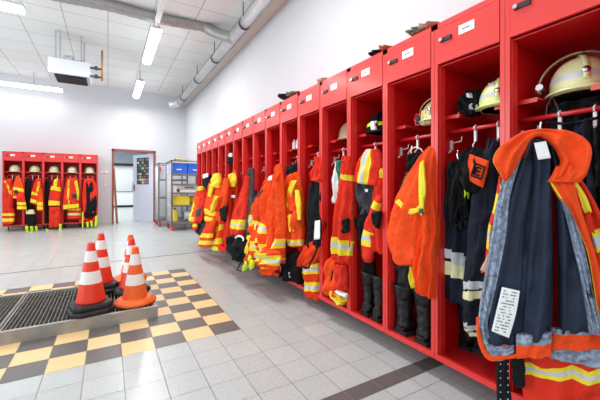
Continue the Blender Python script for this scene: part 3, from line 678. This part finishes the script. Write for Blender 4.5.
MB().tube([PX(1.68).hit(x, y) for x, y in ((408, 154), (411, 149), (416, 147), (421, 149), (424, 154))], .004, M['wplas'], 6).tube([PX(1.68).hit(x, y) for x, y in ((412, 146), (411, 152), (412, 155))], .005, M['wplas'], 6).build('hanger', t); fix(t)
t = garment('glove', 'tan work glove tip poking out below the white side hook', 'glove', PX(1.64), 407, 176)
sleeve('glove', PX(1.64), [(408, 172), (407, 178), (404, 184)], [.03, .035, .02], M['wood'], t)
sleeve('cuff', PX(1.64), [(404, 181), (402, 188), (402, 195)], [.03, .04, .03], K_, t, seed=4); fix(t)
boot(405, 339, 1.668, .305, 'tall black boot, left of the pair below the orange overall', w_=.062, rz=math.pi)
boot(425.5, 346, 1.665, .315, 'tall black boot, right of the pair below the orange overall', w_=.058, rz=math.pi)
# ------------------------------------------------------------------ locker with the striped cape
t = helmet((1.79, 1.84, 1.487), math.radians(-60), 'black helmet with yellow and white marks above the striped cape', s=.9, col='black', band='lime', visor=False)
P = PX(1.68)
patch_ = patch('white_badge', P, [(371, 122), (373, 131)], [(375, 121), (377, 130)], M['plate'], None, th=.012, seed=3, nv=10); patch_.parent = t; patch_.matrix_parent_inverse = (Matrix.Translation(t.location) @ Matrix.Rotation(t.rotation_euler.z, 4, 'Z')).inverted()
Pd = PX(1.62)
t = garment('neck_cape', 'orange cape with curved yellow and silver band draped on a hook', 'cape', Pd, 370, 148)
patch('cape', Pd, [(367, 149), (361, 160), (358, 172), (357, 183)], [(378, 149), (382, 160), (382, 172), (379, 186)], M['redor'], t, th=.06, off=.0, seed=81, nv=50, nu=60, ub=((.30, .42, Y_), (.42, .56, S_), (.56, .68, Y_)), fold=.1); fix(t)
t = garment('fire_trousers', 'dark grey trousers with a white stud below the striped cape', 'trousers', PX(1.68), 368, 185)
patch('waist', PX(1.68), [(361, 182), (362, 198), (364, 214)], [(377, 184), (377, 200), (376, 216)], M['gcloth'], t, th=.05, seed=82)
patch('trouser_leg', PX(1.68), [(362, 205), (363, 230), (366, 258), (367, 275)], [(373, 205), (374, 230), (374, 258), (375, 278)], K_, t, th=.045, seed=83)
patch('pocket', PX(1.63), [(353, 217), (353, 227)], [(366, 218), (366, 229)], K_, t, th=.015, seed=84, nv=12)
patch('stud', PX(1.62), [(365, 189), (365, 192)], [(368, 189), (368, 192)], M['plate'], t, th=.006, nv=8, fold=0); fix(t)
t = garment('orange_jacket', 'orange jacket whose sleeve has a black elbow patch, beside the grey trousers', 'jacket', PX(1.60), 380, 175)
P = PX(1.60)
patch('body', PX(1.66), [(382, 165), (379, 190), (376, 215), (378, 250)], [(390, 170), (390, 190), (390, 220), (390, 255)], M['redor'], t, th=.05, seed=86, bands=((.02, .18, Y_),))
sleeve('sleeve', P, [(380, 196), (374, 214), (369, 234), (368, 262)], [.06, .085, .1, .1], M['redor'], t, bands=((.12, .24, Y_), (.62, .68, Y_), (.68, .74, S_), (.74, .80, Y_)), nv=50)
patch('elbow_patch', P, [(372, 213), (374, 224)], [(382, 211), (380, 229)], K_, t, th=.02, off=.035, seed=87, nv=14); fix(t)
boot(369, 317, 1.672, .31, 'slim black boot, left of the pair below the black trouser leg', w_=.05, rz=math.pi)
boot(380, 323, 1.668, .31, 'slim black boot with yellow pull, right of the pair', w_=.048, rz=math.pi)
# ------------------------------------------------------------------ locker with brown helmet and backpack
helmet((1.80, 2.19, 1.487), 0, 'plain brown helmet on the shelf above the white towel', s=.92, col='brown', band=None, visor=False)
P = PX(1.66)
t = garment('white_towel', 'white towel hanging with a green cloth from the side hook', 'towel', P, 339, 160)
patch('towel', P, [(338, 162), (336, 180), (335, 203)], [(343, 162), (343, 180), (340, 204)], M['towel'], t, th=.03, seed=91)
patch('green_cloth', P, [(340, 161), (341, 176), (342, 190)], [(345, 160), (345, 176), (345, 192)], M['green'], t, th=.03, off=.01, seed=92); fix(t)
P = PX(1.60)
t = garment('orange_jacket', 'orange jacket hanging above the orange backpack', 'jacket', P, 347, 155)
patch('body', P, [(347, 156), (343, 185), (340, 215), (337, 262)], [(352, 156), (353, 190), (353, 225), (352, 264)], M['redor'], t, th=.06, seed=93, bands=((.79, .83, Y_), (.83, .86, S_), (.86, .9, Y_), (.2, .25, Y_)), ub=())
patch('elbow_patch', P, [(340, 222), (343, 234)], [(349, 218), (349, 232)], K_, t, th=.02, off=.05, seed=94, nv=14); fix(t)
t = garment('orange_backpack', 'orange backpack with yellow pocket in the locker below a hanging jacket', 'backpack', P, 340, 260)
P = PX(1.64)
patch('pack', P, [(334, 256), (331, 270), (329, 283), (333, 293)], [(349, 258), (351, 275), (351, 290), (347, 300)], O, t, th=.09, seed=95)
patch('pack_flap', P, [(338, 264), (336, 278), (335, 290)], [(346, 265), (347, 278), (347, 290)], M['redor'], t, th=.03, off=.08, seed=96)
patch('white_trim', P, [(334, 289), (339, 294), (347, 298)], [(335, 286), (340, 290), (348, 294)], M['plate'], t, th=.015, off=.09, seed=97, nv=16)
patch('yellow_pocket', P, [(333, 291), (338, 298), (344, 305)], [(336, 288), (343, 293), (350, 300)], Y_, t, th=.05, off=.03, seed=98)
sleeve('shoulder_strap', P, [(336, 262), (333, 273), (331, 284)], [.02, .022, .02], K_, t, off=.1); fix(t)
# ------------------------------------------------------------------ locker with labelled dark jacket
P = PX(1.62)
t = garment('dark_jacket', 'dark grey jacket with white label and orange collar, hanging inside out', 'jacket', P, 318, 160)
patch('body', P, [(315, 178), (312, 195), (310, 220), (309, 246)], [(324, 178), (325, 200), (326, 225), (325, 250)], M['black'], t, th=.05, seed=101)
patch('hood', P, [(318, 158), (316, 168), (315, 180)], [(323, 156), (325, 170), (325, 183)], M['redor'], t, th=.05, off=.01, seed=102)
patch('care_label', P, [(315, 221), (314, 240)], [(320, 220), (320, 239)], M['plate'], t, th=.008, off=.075, seed=1, fold=0, nv=10); 
fix(t)
P = PX(1.60)
t = garment('orange_bag', 'orange shoulder bag with black straps below the labelled jacket', 'bag', P, 308, 245)
patch('bag', P, [(311, 243), (302, 255), (299, 266)], [(321, 240), (322, 252), (313, 268)], M['dkor'], t, th=.05, seed=103)
sleeve('strap', P, [(318, 246), (314, 256), (308, 268)], [.02, .022, .02], K_, t, off=.08, depth=.5)
sleeve('strap', P, [(301, 265), (305, 268), (310, 267)], [.018, .018, .018], K_, t, off=.08, depth=.5); fix(t)
P = PX(1.64)
t = garment('turnout_trousers', 'orange trouser leg with two yellow bands standing under the orange bag', 'trousers', P, 314, 265)
patch('trouser_leg', P, [(310, 262), (310, 280), (310, 296)], [(321, 262), (322, 282), (323, 300)], M['dkor'], t, th=.07, seed=104, bands=((.02, .14, Y_), (.14, .24, S_), (.24, .3, Y_), (.5, .58, Y_), (.58, .66, S_), (.66, .72, Y_))); fix(t)
# ------------------------------------------------------------------ locker with white bottles
for q, (x, lab) in enumerate(((292.7, 'white bottle, left of two on the side shelf above yellow straps'), (296.3, 'white bottle, right of two on the side shelf above yellow straps'))):
    p = PX(1.70).hit(x, 148); b = tag(MB().lathe([(.001, 0), (.022, 0), (.023, .01), (.023, .075), (.012, .09), (.012, .105), (.001, .106)], M['plate'], n=16).build('bottle'), lab, 'bottle', 'bottles on a locker shelf'); b.location = (1.72, p.y, 1.491)
P = PX(1.58)
t = garment('orange_overall', 'orange trousers with yellow braces on a hook, black bag below', 'trousers', P, 295, 170)
patch('bib', P, [(290, 176), (286, 192), (283, 209)], [(299, 172), (302, 190), (303, 212)], O, t, th=.06, seed=111)
patch('trouser_leg', P, [(285, 205), (288, 225), (292, 246)], [(302, 205), (303, 225), (302, 247)], O, t, th=.07, seed=112, bands=((.80, .86, Y_), (.86, .9, S_), (.9, .96, Y_)))
patch('brace', P, [(292, 181), (287, 196), (283, 210)], [(297, 180), (291, 198), (288, 211)], Y_, t, th=.012, off=.07, seed=113)
patch('brace', P, [(295, 190), (297, 205), (298, 220)], [(299, 190), (301, 205), (301, 220)], Y_, t, th=.012, off=.07, seed=114)
patch('cuff_patch', P, [(288, 216), (290, 232)], [(291, 214), (294, 231)], Y_, t, th=.01, off=.075, seed=115)
patch('hook_clump', PX(1.64), [(288, 167), (289, 176)], [(298, 162), (298, 176)], K_, t, th=.03, seed=116, nv=12); fix(t)
P = PX(1.60)
t = garment('black_bag', 'black bag standing in the locker under the yellow braces', 'bag', P, 293, 282)
patch('bag', P, [(289, 253), (287, 264), (286, 276)], [(303, 252), (304, 266), (302, 284)], K_, t, th=.08, seed=117)
sleeve('handle', P, [(291, 254), (294, 249), (297, 250), (300, 255)], [.014, .014, .014, .014], K_, t, off=.03)
patch('badge', P, [(289, 272), (289, 277)], [(292, 272), (292, 278)], M['silver'], t, th=.008, off=.08, seed=1, nv=8); fix(t)
# ------------------------------------------------------------------ the smooth long orange jackets
P = PX(1.45)
t = garment('orange_jacket', 'smooth long orange jacket, tallest of those bulging from the lockers', 'jacket', P, 279, 165)
patch('body', P, [(280, 165), (275, 180), (270, 212), (267, 245), (264, 257)], [(281.5, 164), (283.5, 182), (285, 220), (284, 250), (283, 264)], O, t, th=0.056, fold=.5, ff=2.6, seed=121, nv=60, bands=((.65, .675, Y_), (.675, .70, S_), (.70, .725, Y_), (.86, .89, Y_)))
sleeve('sleeve', P, [(279, 172), (273, 195), (271, 222), (270, 250)], [.03, .08, .1, .1], O, t, off=.06); fix(t)
P = PX(1.40)
t = garment('orange_jacket', 'orange jacket with shoulder tab left of the smooth long one', 'jacket', P, 268, 180)
patch('body', P, [(270, 178), (264, 190), (257, 206), (255, 232), (254, 252)], [(272.5, 177), (273, 198), (273, 220), (272, 240), (272, 262)], O, t, th=0.056, fold=.5, ff=2.6, seed=123, nv=60, bands=((.58, .61, Y_), (.61, .64, S_), (.64, .67, Y_), (.80, .84, Y_), (.84, .86, S_), (.86, .89, Y_)))
sleeve('sleeve', P, [(261, 200), (257, 222), (258, 246)], [.09, .1, .1], M['dkor'], t, off=.06, bands=((.45, .55, Y_), (.8, .9, Y_)))
patch('shoulder_tab', P, [(269, 177), (268, 181)], [(272, 175), (272, 180)], M['plate'], t, th=0.006, off=.08, nv=8, seed=1)
MB().tube([P.hit(x, y, .1) for x, y in ((254, 199), (258, 195), (262, 191))], .009, M['band'], 6).build('loop', t); fix(t)
P = PX(1.38)
t = garment('orange_trousers', 'orange trousers with diagonal yellow hems below the long jackets', 'trousers', P, 262, 245)
patch('trouser_leg', P, [(262, 246), (259, 256), (258, 262)], [(280, 252), (280, 262), (278, 270)], O, t, th=0.043, fold=.5, ff=2.6, seed=125, bands=((.2, .38, Y_), (.38, .52, S_), (.52, .7, Y_)), off=.02)
patch('trouser_leg', P, [(263, 262), (263, 273)], [(273, 263), (274, 275)], O, t, th=0.037, fold=.5, ff=2.6, seed=126, bands=((.15, .4, Y_),), nv=20); fix(t)
t = garment('orange_jacket', 'orange jacket with yellow cuff leaning low, left of the long trousers', 'jacket', P, 252, 235)
patch('sleeve', PX(1.34), [(251, 234), (249, 246), (247, 262)], [(259, 240), (258, 252), (256, 262)], M['dkor'], t, th=0.037, seed=127, ub=((.1, .35, Y_),)); fix(t)
# ------------------------------------------------------------------ black coat and its neighbours
P = PX(1.42)
t = garment('black_coat', 'long narrow black coat hanging from its hook among orange jackets', 'coat', P, 250, 168)
patch('body', P, [(250, 168), (246, 195), (244, 215), (242, 236)], [(254, 168), (254, 195), (255, 215), (252, 238)], M['gcloth'], t, th=0.031, seed=131, ub=((.42, .58, K_),))
patch('lining', P, [(251, 190), (250, 215), (249, 238)], [(256, 190), (257, 215), (255, 236)], M['navy'], t, th=0.025, off=-.02, seed=132); fix(t)
P = PX(1.38)
t = garment('orange_jacket', 'orange jacket with broad yellow cuff left of the black coat', 'jacket', P, 245, 185)
patch('body', P, [(247, 176), (241, 196), (235, 215), (231, 235)], [(249, 176), (248, 198), (247, 215), (244, 238)], M['redor'], t, th=0.043, seed=133, bands=((.74, .79, Y_), (.79, .82, S_), (.82, .86, Y_)), nv=50); fix(t)
P = PX(1.34)
t = garment('helmet_bag', 'black mesh bag with white handle on the floor by the lockers', 'bag', P, 238, 245)
patch('bag', P, [(231, 236), (230, 248), (236, 259)], [(246, 236), (247, 250), (242, 261)], K_, t, th=0.050, seed=134, fold=.4)
sleeve('white_handle', P, [(235, 238), (239, 236), (243, 238), (243, 241)], [.02, .022, .022, .02], M['plate'], t, off=.08)
MB().tube([P.hit(x, y, .06) for x, y in ((244, 243), (244, 255), (240, 264), (237, 270), (241, 271))], .008, K_, 6).build('cord', t)
MB().tube([P.hit(x, y, .06) for x, y in ((233, 255), (236, 261), (242, 262), (246, 254))], .006, K_, 6).build('cord', t); fix(t)
P = PX(1.28)
t = garment('lime_gloves', 'lime green work gloves hanging just above the floor tiles', 'gloves', P, 247, 262)
for q, pts in enumerate((((251, 256), (249, 262), (246, 268)), ((247, 262), (245, 267), (243, 270)), ((252, 260), (252, 265), (250, 268)))):
    sleeve('glove_finger', P, list(pts), [.05, .06, .035], M['lime'], t, off=.02*q, seed=q, nv=14)
sleeve('orange_cuff', P, [(247, 256), (248, 260), (249, 263)], [.05, .05, .05], M['redor'], t, off=.01); fix(t)
# ------------------------------------------------------------------ the far half of the row
def simple(name, label, cat, X, parts, grp=None):
    P = PX(X); t = garment(name, label, cat, P, *parts[0][1][0], group=grp)
    for n_, L, R, m, kw in parts: patch(n_, P, L, R, m, t, nv=kw.pop('nv', 50), nu=30, **kw)
    fix(t); return t
simple('orange_jacket', 'orange jacket with a yellow hood strip beside the black face mask', 'jacket', 1.50, [
 ('body', [(234, 170), (231, 190), (229, 215), (229, 232)], [(236, 170), (237, 190), (236, 215), (236, 240)], O, dict(th=0.037, seed=141)),
 ('hood', [(231, 175), (231, 180), (232, 186)], [(235, 173), (236, 180), (235, 187)], Y_, dict(th=0.031, off=.05, seed=142)),
 ('white_tab', [(232, 195), (232, 198)], [(235, 195), (235, 198)], M['plate'], dict(th=0.012, off=.06, nv=8))])
simple('face_mask', 'black mask with white visor, on the shelf high in a far locker', 'mask', 1.62, [
 ('mask_body', [(230, 156), (229, 163)], [(235, 154), (235, 164)], K_, dict(th=0.037, seed=143, nv=14)),
 ('visor', [(230, 154), (230, 157)], [(232, 153), (232, 157)], M['plate'], dict(th=0.019, off=.05, nv=8))])
simple('orange_trousers', 'orange trousers leaning out with two yellow ankle bands, among the far lockers', 'trousers', 1.36, [
 ('trouser_leg', [(226, 178), (220, 205), (216, 230), (215, 246)], [(228, 178), (227, 205), (223, 225), (222, 248)], O, dict(th=0.043, seed=144, bands=((.66, .74, Y_), (.84, .92, Y_)))),
 ('black_pocket', [(221, 210), (222, 220)], [(227, 205), (226, 222)], K_, dict(th=0.025, off=.06, seed=145, nv=14))])
simple('black_trousers', 'black trousers hanging straight behind the leaning orange ones', 'trousers', 1.44, [
 ('trouser_leg', [(222, 200), (221, 225), (221, 246)], [(229, 200), (229, 225), (229, 250)], K_, dict(th=0.037, seed=146)),
 ('red_leg', [(227, 190), (226, 225), (226, 248)], [(231, 190), (230, 225), (229, 250)], M['redor'], dict(th=0.031, off=.02, seed=147))])
simple('lime_gloves', 'lime and black gloves low on the floor below the leaning trousers', 'gloves', 1.34, [
 ('glove', [(213, 246), (214, 250)], [(220, 246), (221, 251)], M['lime'], dict(th=0.031, seed=148, nv=12)),
 ('cuff', [(219, 246), (220, 250)], [(226, 247), (227, 252)], M['redor'], dict(th=0.031, seed=149, nv=12))])
simple('orange_jacket', 'orange jacket with bright yellow hood and double chest bands', 'jacket', 1.32, [
 ('body', [(214, 178), (210, 190), (208, 205), (208, 222)], [(220, 180), (221, 195), (219, 210), (215, 222)], O, dict(th=0.050, seed=151, bands=((.72, .82, Y_), (.85, .95, Y_)), ub=())),
 ('hood', [(215, 174), (214, 180), (214, 186)], [(219, 173), (220, 180), (219, 188)], Y_, dict(th=0.043, off=.04, seed=152)),
 ('yellow_stripe', [(211, 184), (210, 190), (209, 196)], [(213, 184), (213, 190), (211, 197)], Y_, dict(th=0.019, off=.08, seed=153, nv=14)),
 ('yellow_stripe', [(216, 196), (213, 204), (211, 213)], [(219, 196), (216, 204), (213, 213)], Y_, dict(th=0.019, off=.08, seed=154, nv=14))])
simple('orange_trousers', 'orange trousers flaring towards the aisle with two bands at the hem', 'trousers', 1.26, [
 ('trouser_leg', [(209, 221), (204, 232), (198.5, 245)], [(216, 221), (213, 235), (210, 248)], M['dkor'], dict(th=0.043, seed=155, bands=((.5, .64, Y_), (.74, .88, Y_)), skew=.1))])
simple('black_boots', 'dark rubber boots hanging in the second far locker', 'boots', 1.42, [
 ('boot', [(203, 222), (201, 232)], [(207, 222), (206, 236)], M['gcloth'], dict(th=0.037, seed=156)),
 ('boot', [(198, 221), (197, 232)], [(203, 222), (202, 235)], K_, dict(th=0.037, off=-.03, seed=157))])
simple('black_coat', 'black coat behind the yellow hooded jacket near the far end', 'coat', 1.46, [
 ('body', [(204, 178), (204, 195), (204, 222)], [(210, 175), (211, 195), (209, 225)], K_, dict(th=0.037, seed=158)),
 ('collar', [(203, 175), (204, 179)], [(208, 173), (208, 177)], M['plate'], dict(th=0.019, off=.04, nv=8))])
simple('orange_jacket', 'small bundled orange jacket at the far end beside the trolley', 'jacket', 1.34, [
 ('body', [(200, 186), (196, 200), (193, 214), (194, 222)], [(206, 188), (206, 205), (203, 218), (200, 224)], M['redor'], dict(th=0.050, seed=159)),
 ('sleeve', [(196, 196), (193, 210), (190, 220)], [(201, 198), (199, 212), (196, 222)], O, dict(th=0.031, off=.06, seed=160, ub=((.15, .45, Y_),))),
 ('glove', [(190, 218), (191, 222)], [(195, 216), (196, 221)], Y_, dict(th=0.025, off=.07, seed=161, nv=12)),
 ('cuff', [(194, 222), (194, 230)], [(197, 222), (197, 230)], M['redor'], dict(th=0.025, off=.05, seed=162, bands=((.2, .6, Y_),), nv=14)),
 ('grey_patch', [(197, 210), (196, 217)], [(201, 208), (200, 216)], M['gcloth'], dict(th=0.012, off=.13, seed=163, nv=12)),
 ('hood', [(200, 187), (200, 191)], [(203, 186), (203, 190)], Y_, dict(th=0.031, off=.06, seed=164, nv=12))])
# ---- things lying on top of the lockers
def topper(label, name, X, parts):
    P = PX(X); t = garment(name, label, 'clothing', P, *parts[0][0][0])
    for i, (L, R, m) in enumerate(parts): patch('fold', P, L, R, m, t, th=.04, seed=170+i, nv=20, fold=.3, crease=.35)
    fix(t)
topper('dark camouflage cap lying on top of the lockers, farther left', 'cloth_cap', 1.68, [([(281, 94), (282, 98), (284, 100)], [(289, 94), (289, 98), (290, 98)], K_), ([(288, 93), (289, 97)], [(299, 91), (296, 94)], M['olive'])])
topper('flat tan cloth on the locker top left of the olive cap', 'folded_cloth', 1.68, [([(322, 79), (320, 84)], [(331, 78), (330, 80)], M['tan'])])
topper('black and orange gloves lying on the locker top', 'work_gloves', 1.68, [([(373, 54), (373, 57)], [(383, 50), (383, 52)], K_), ([(382, 47), (383, 52)], [(393, 46), (393, 48)], M['wood'])])
topper('olive field cap lying on top of the lockers nearest the camera', 'cloth_cap', 1.68, [([(408, 33), (413, 37)], [(424, 27), (427, 30)], M['olive']), ([(420, 27), (421, 32)], [(440, 22), (441, 23)], M['tan'])])
# ------------------------------------------------------------------ contents of the far bank
PB = PY(10.62)
hl = ['cream helmet in the far bank, first from the left end', 'cream helmet in the far bank, second from the left end', 'cream helmet in the middle locker of the far bank', 'cream helmet in the far bank, second from the right end', 'cream helmet in the far bank, nearest the door']
hb = None
for i, x in enumerate(BX):
    if hb is None: hb = helmet((x+.21, 10.88, 1.49), 0, hl[0], s=1.0, visor=False, col='helm', detail=False, group='cream helmets in the far bank')
    else: dup(hb, (x+.21, 10.88, 1.49), hl[i])
def far(label, name, cat, off, parts):
    P = PY(10.64-off); t = garment(name, label, cat, P, *parts[0][1][0])
    for i, (n_, L, R, m, kw) in enumerate(parts): patch(n_, P, L, R, m, t, nv=30, nu=18, off=.02*i, seed=int(L[0][0]*10), th=kw.pop('th', .05), **kw)
    fix(t)
ST = dict
far('leftmost orange suit in the far bank with diagonal yellow strap', 'orange_suit', 'suit', .0, [
 ('jacket', [(4, 180), (2, 195), (3, 214)], [(12, 178), (14, 195), (13, 214)], M['redor'], ST()),
 ('yellow_strap', [(4, 181), (8, 190), (10, 196)], [(6, 181), (11, 188), (13, 196)], Y_, ST(th=.03)),
 ('trousers', [(3, 208), (2, 216), (3, 225)], [(14, 208), (15, 216), (14, 224)], M['redor'], ST(bands=((.35, .5, Y_), (.62, .78, Y_))))])
far('orange jacket with grey elbow patch, second garment of the far bank', 'orange_jacket', 'jacket', .22, [
 ('body', [(16, 176), (13, 188), (13, 198)], [(21, 178), (24, 190), (24, 200)], O, ST(bands=((.45, .58, Y_), (.85, .95, Y_)))),
 ('sleeve', [(15, 195), (17, 203), (17, 210)], [(24, 194), (26, 203), (27, 210)], M['redor'], ST(bands=((.45, .62, Y_), (.7, .88, Y_)))),
 ('elbow_patch', [(14, 190), (15, 194)], [(19, 190), (20, 194)], M['gcloth'], ST())])
far('black jacket and trousers with lime boots in the second locker of the far bank', 'black_suit', 'suit', .1, [
 ('jacket', [(25, 180), (25, 195), (26, 212)], [(32, 180), (31, 195), (34, 210)], K_, ST()),
 ('trousers', [(26, 208), (26, 218), (28, 227)], [(34, 208), (36, 218), (36, 226)], K_, ST(bands=((.1, .3, M['cream']),))),
 ('lime_boot', [(25, 226), (26, 233)], [(28.5, 226), (29, 233)], M['lime'], ST()),
 ('lime_boot', [(30, 226), (31, 233)], [(33, 226), (34, 232)], M['lime'], ST()),
 ('lime_boot', [(35, 226), (36, 232)], [(37.5, 226), (38, 231)], M['lime'], ST())])
far('orange jacket with yellow arm stripe in the second locker of the far bank', 'orange_jacket', 'jacket', .2, [
 ('body', [(36, 179), (32, 190), (30, 203)], [(41, 178), (41, 192), (37, 205)], M['redor'], ST(bands=((.55, .65, Y_), (.8, .92, Y_)))),
 ('sleeve', [(38, 190), (37, 200), (37, 211)], [(42, 188), (43, 200), (43, 211)], O, ST(bands=((.6, .72, Y_), (.76, .9, Y_)))),
 ('yellow_stripe', [(38, 182), (36, 192)], [(40, 182), (39, 192)], Y_, ST())])
far('orange suit with lime cuffs in the middle locker of the far bank', 'orange_suit', 'suit', .15, [
 ('jacket', [(55, 179), (50, 190), (48, 206)], [(60, 179), (61, 192), (60, 206)], M['redor'], ST(bands=((.35, .5, Y_), (.8, .95, Y_)))),
 ('yellow_panel', [(54, 180), (52, 190)], [(58, 178), (57, 190)], Y_, ST()),
 ('trousers', [(49, 207), (49, 216), (49, 228)], [(60, 207), (61, 216), (60, 226)], M['redor'], ST(fold=.4)),
 ('lime_boot', [(46, 228), (50, 230), (55, 230)], [(46, 231), (50, 232.5), (56, 232)], M['lime'], ST(th=.03)),
 ('lime_boot', [(59, 224), (59, 232)], [(62, 224), (62, 231)], M['lime'], ST(th=.03))])
far('black coat in the middle locker of the far bank', 'black_coat', 'coat', .02, [
 ('body', [(45, 180), (45, 200), (46, 222)], [(50, 180), (50, 200), (50, 222)], K_, ST())])
far('orange jacket with black chest patch, second locker from the right in the far bank', 'orange_jacket', 'jacket', .18, [
 ('body', [(67, 178), (64, 192), (63, 210)], [(78, 178), (79, 192), (79, 208)], M['redor'], ST(bands=((.82, .96, Y_),))),
 ('yellow_stripe', [(68, 180), (67, 192), (67, 204)], [(70, 180), (70, 192), (70, 204)], Y_, ST()),
 ('yellow_stripe', [(74, 182), (76, 190), (77, 200)], [(77, 180), (79, 190), (79, 200)], Y_, ST()),
 ('chest_patch', [(72, 194), (72, 198)], [(77, 194), (77, 198)], M['gcloth'], ST(th=.03))])
far('folded orange trousers with two pale bands low in the far bank', 'orange_trousers', 'trousers', .0, [
 ('trouser_leg', [(68, 208), (67, 219)], [(81, 208), (81, 219)], M['dkor'], ST(bands=((.05, .22, Y_), (.45, .65, M['cream']))))])
far('orange suit opened on black lining in the locker nearest the door', 'orange_suit', 'suit', .15, [
 ('jacket', [(84, 179), (82, 195), (83, 212)], [(93, 178), (98, 190), (97, 214)], M['redor'], ST()),
 ('black_lining', [(86, 182), (86, 200), (85, 218)], [(92, 182), (97, 200), (96, 215)], K_, ST()),
 ('hem', [(84, 216), (90, 220), (97, 214)], [(84, 220), (90, 223), (97, 217)], M['redor'], ST(th=.03)),
 ('lime_boot', [(86, 222), (87, 228)], [(88.5, 222), (89, 227)], M['lime'], ST(th=.03)),
 ('lime_boot', [(90, 221), (91, 227)], [(92.5, 221), (93, 226)], M['lime'], ST(th=.03)),
 ('lime_boot', [(95, 217), (94.5, 227)], [(98, 215), (97, 226)], M['lime'], ST(th=.03)),
 ('yellow_strap', [(82, 212), (82, 228)], [(83.5, 212), (83.5, 228)], Y_, ST(th=.02))])
# ------------------------------------------------------------------ trolleys
def trolley(x, y, w_, d_, label, full=True):
    t = thing('storage_trolley', label, 'trolley', (x, y, 0), 0); g_ = M['cage']; H = 1.78
    for px_ in (0, w_-.04):
        for py_ in (0, d_-.04): MB().box(px_, py_, .2, px_+.04, py_+.04, H, g_).build('post', t)
    MB().box(0, 0, .16, w_, d_, .22, g_).build('base_deck', t)
    for z in ((.62, .94, 1.16, 1.42) if full else (.8, 1.3)):
        MB().box(.04, .02, z, w_-.04, d_-.02, z+.025, M['tan']).box(.0, .005, z-.02, w_, .04, z+.03, g_).build('shelf', t)
    MB().box(0, 0, H-.03, w_, .03, H, g_).box(0, d_-.03, H-.03, w_, d_, H, g_).box(0, 0, H-.03, .03, d_, H, g_).box(w_-.03, 0, H-.03, w_, d_, H, g_).build('top_frame', t)
    mb = MB()
    for q in range(1, 9): mb.tube([(.02, d_*q/9, .22), (.02, d_*q/9, H)], .005, M['wplas'], 6)
    for q in range(6): mb.tube([(.02, 0, .4+.22*q), (.02, d_, .4+.22*q)], .005, M['wplas'], 6)
    mb.build('side_mesh', t)
    for px_ in (.05, w_-.05):
        for py_ in (.06, d_-.06):
            wh = MB().tube([(px_-.02, py_, .07), (px_+.02, py_, .07)], .07, M['redor'], 18).build('castor', t)
            MB().box(px_-.032, py_-.02, .07, px_+.032, py_+.02, .17, g_).build('fork', wh)
    return t
TX, TY = 1.36, 8.7
trolley(TX, TY, .84, .9, 'grey metal trolley loaded with blue bins beside the locker row end')
trolley(1.20, 9.85, .8, .8, 'second grey trolley behind the loaded one, nearer the door', False)
for q, (x, lab) in enumerate(((TX+.03, 'blue plastic bin on the trolley, left one'), (TX+.43, 'blue plastic bin on the trolley, right one'))):
    mb = MB().box(0, 0, 0, .375, .55, .26, M['blue']).box(-.006, -.008, .22, .382, .558, .26, M['blue']).box(.09, -.014, .13, .27, 0, .16, M['blue'])
    b = tag(mb.build('storage_bin'), lab, 'bin', 'blue bins on the trolley'); b.location = (x, TY+.1, 1.448)
    MB().box(.12, -.016, .09, .24, -.002, .12, M['wplas']).build('bin_label', b)
b = thing('equipment_case', 'grey beige metal case on the middle trolley shelf', 'case', (TX+.15, TY+.08, .965))
MB().box(0, 0, 0, .62, .5, .185, M['cone_w']).box(.0, -.008, .08, .62, 0, .1, M['steel']).build('case_body', b); MB().tube([(.2, -.01, .13), (.2, -.05, .13), (.42, -.05, .13), (.42, -.01, .13)], .012, M['band']).build('handle', b)
MB().tube([(.03, -.0, .05), (.03, -.05, .05)], .035, M['band'], 14).build('dial', b)
b = thing('portable_pump', 'yellow portable generator with round silver drum on low trolley shelf', 'machine', (TX+.05, TY+.08, .648))
MB().box(.03, .02, 0, .42, .4, .2, M['yelm']).box(.06, .0, .16, .38, .42, .23, M['yelm']).build('housing', b)
MB().tube([(.0, 0, 0), (.0, 0, .26), (.0, .42, .26), (.0, .42, 0)], .015, M['band']).tube([(.7, 0, 0), (.7, 0, .26), (.7, .42, .26), (.7, .42, 0)], .015, M['band']).build('carry_frame', b)
MB().tube([(.45, .2, .12), (.66, .2, .12)], .1, M['yelm'], 18).build('tank', b)
b = thing('suction_hose', 'silver ribbed drum lying on the trolley bottom deck', 'drum', (TX+.35, TY+.25, .22))
MB().tube([(.0+.02*i, 0, .15) for i in range(20)], [.13+.012*(i % 2) for i in range(20)], M['silver'], 20).build('hose_body', b); MB().tube([(-.06, 0, .15), (0, 0, .15)], .08, M['cage'], 18).build('coupling', b)
b = thing('yellow_canister', 'yellow canister standing left on the trolley bottom deck', 'canister', (TX+.12, TY+.2, .22))
MB().lathe([(.001, 0), (.08, 0), (.085, .02), (.085, .26), (.05, .3), (.02, .31), (.001, .31)], M['yelm'], n=20).build('canister_body', b); MB().lathe([(.001, .31), (.025, .31), (.025, .35), (.001, .35)], M['band'], n=12).build('cap', b)
b = thing('cable_bundle', 'yellow bundle lying on top of the trolley', 'cable', (TX+.12, TY+.1, 1.78)); MB().tube([(0, 0, .02), (.1, .03, .04), (.2, 0, .02), (.3, .04, .02)], .025, M['yelm'], 8).build('bundle', b); MB().tube([(-.02, -.0, .02), (.0, .0, .02)], .03, M['band'], 8).build('tie', b)
tag(MB().box(1.33, YB-.12, 1.62, 1.43, YB, 1.74, M['rail']).build('alarm_box'), 'small red box on the wall just right of the door', 'box')
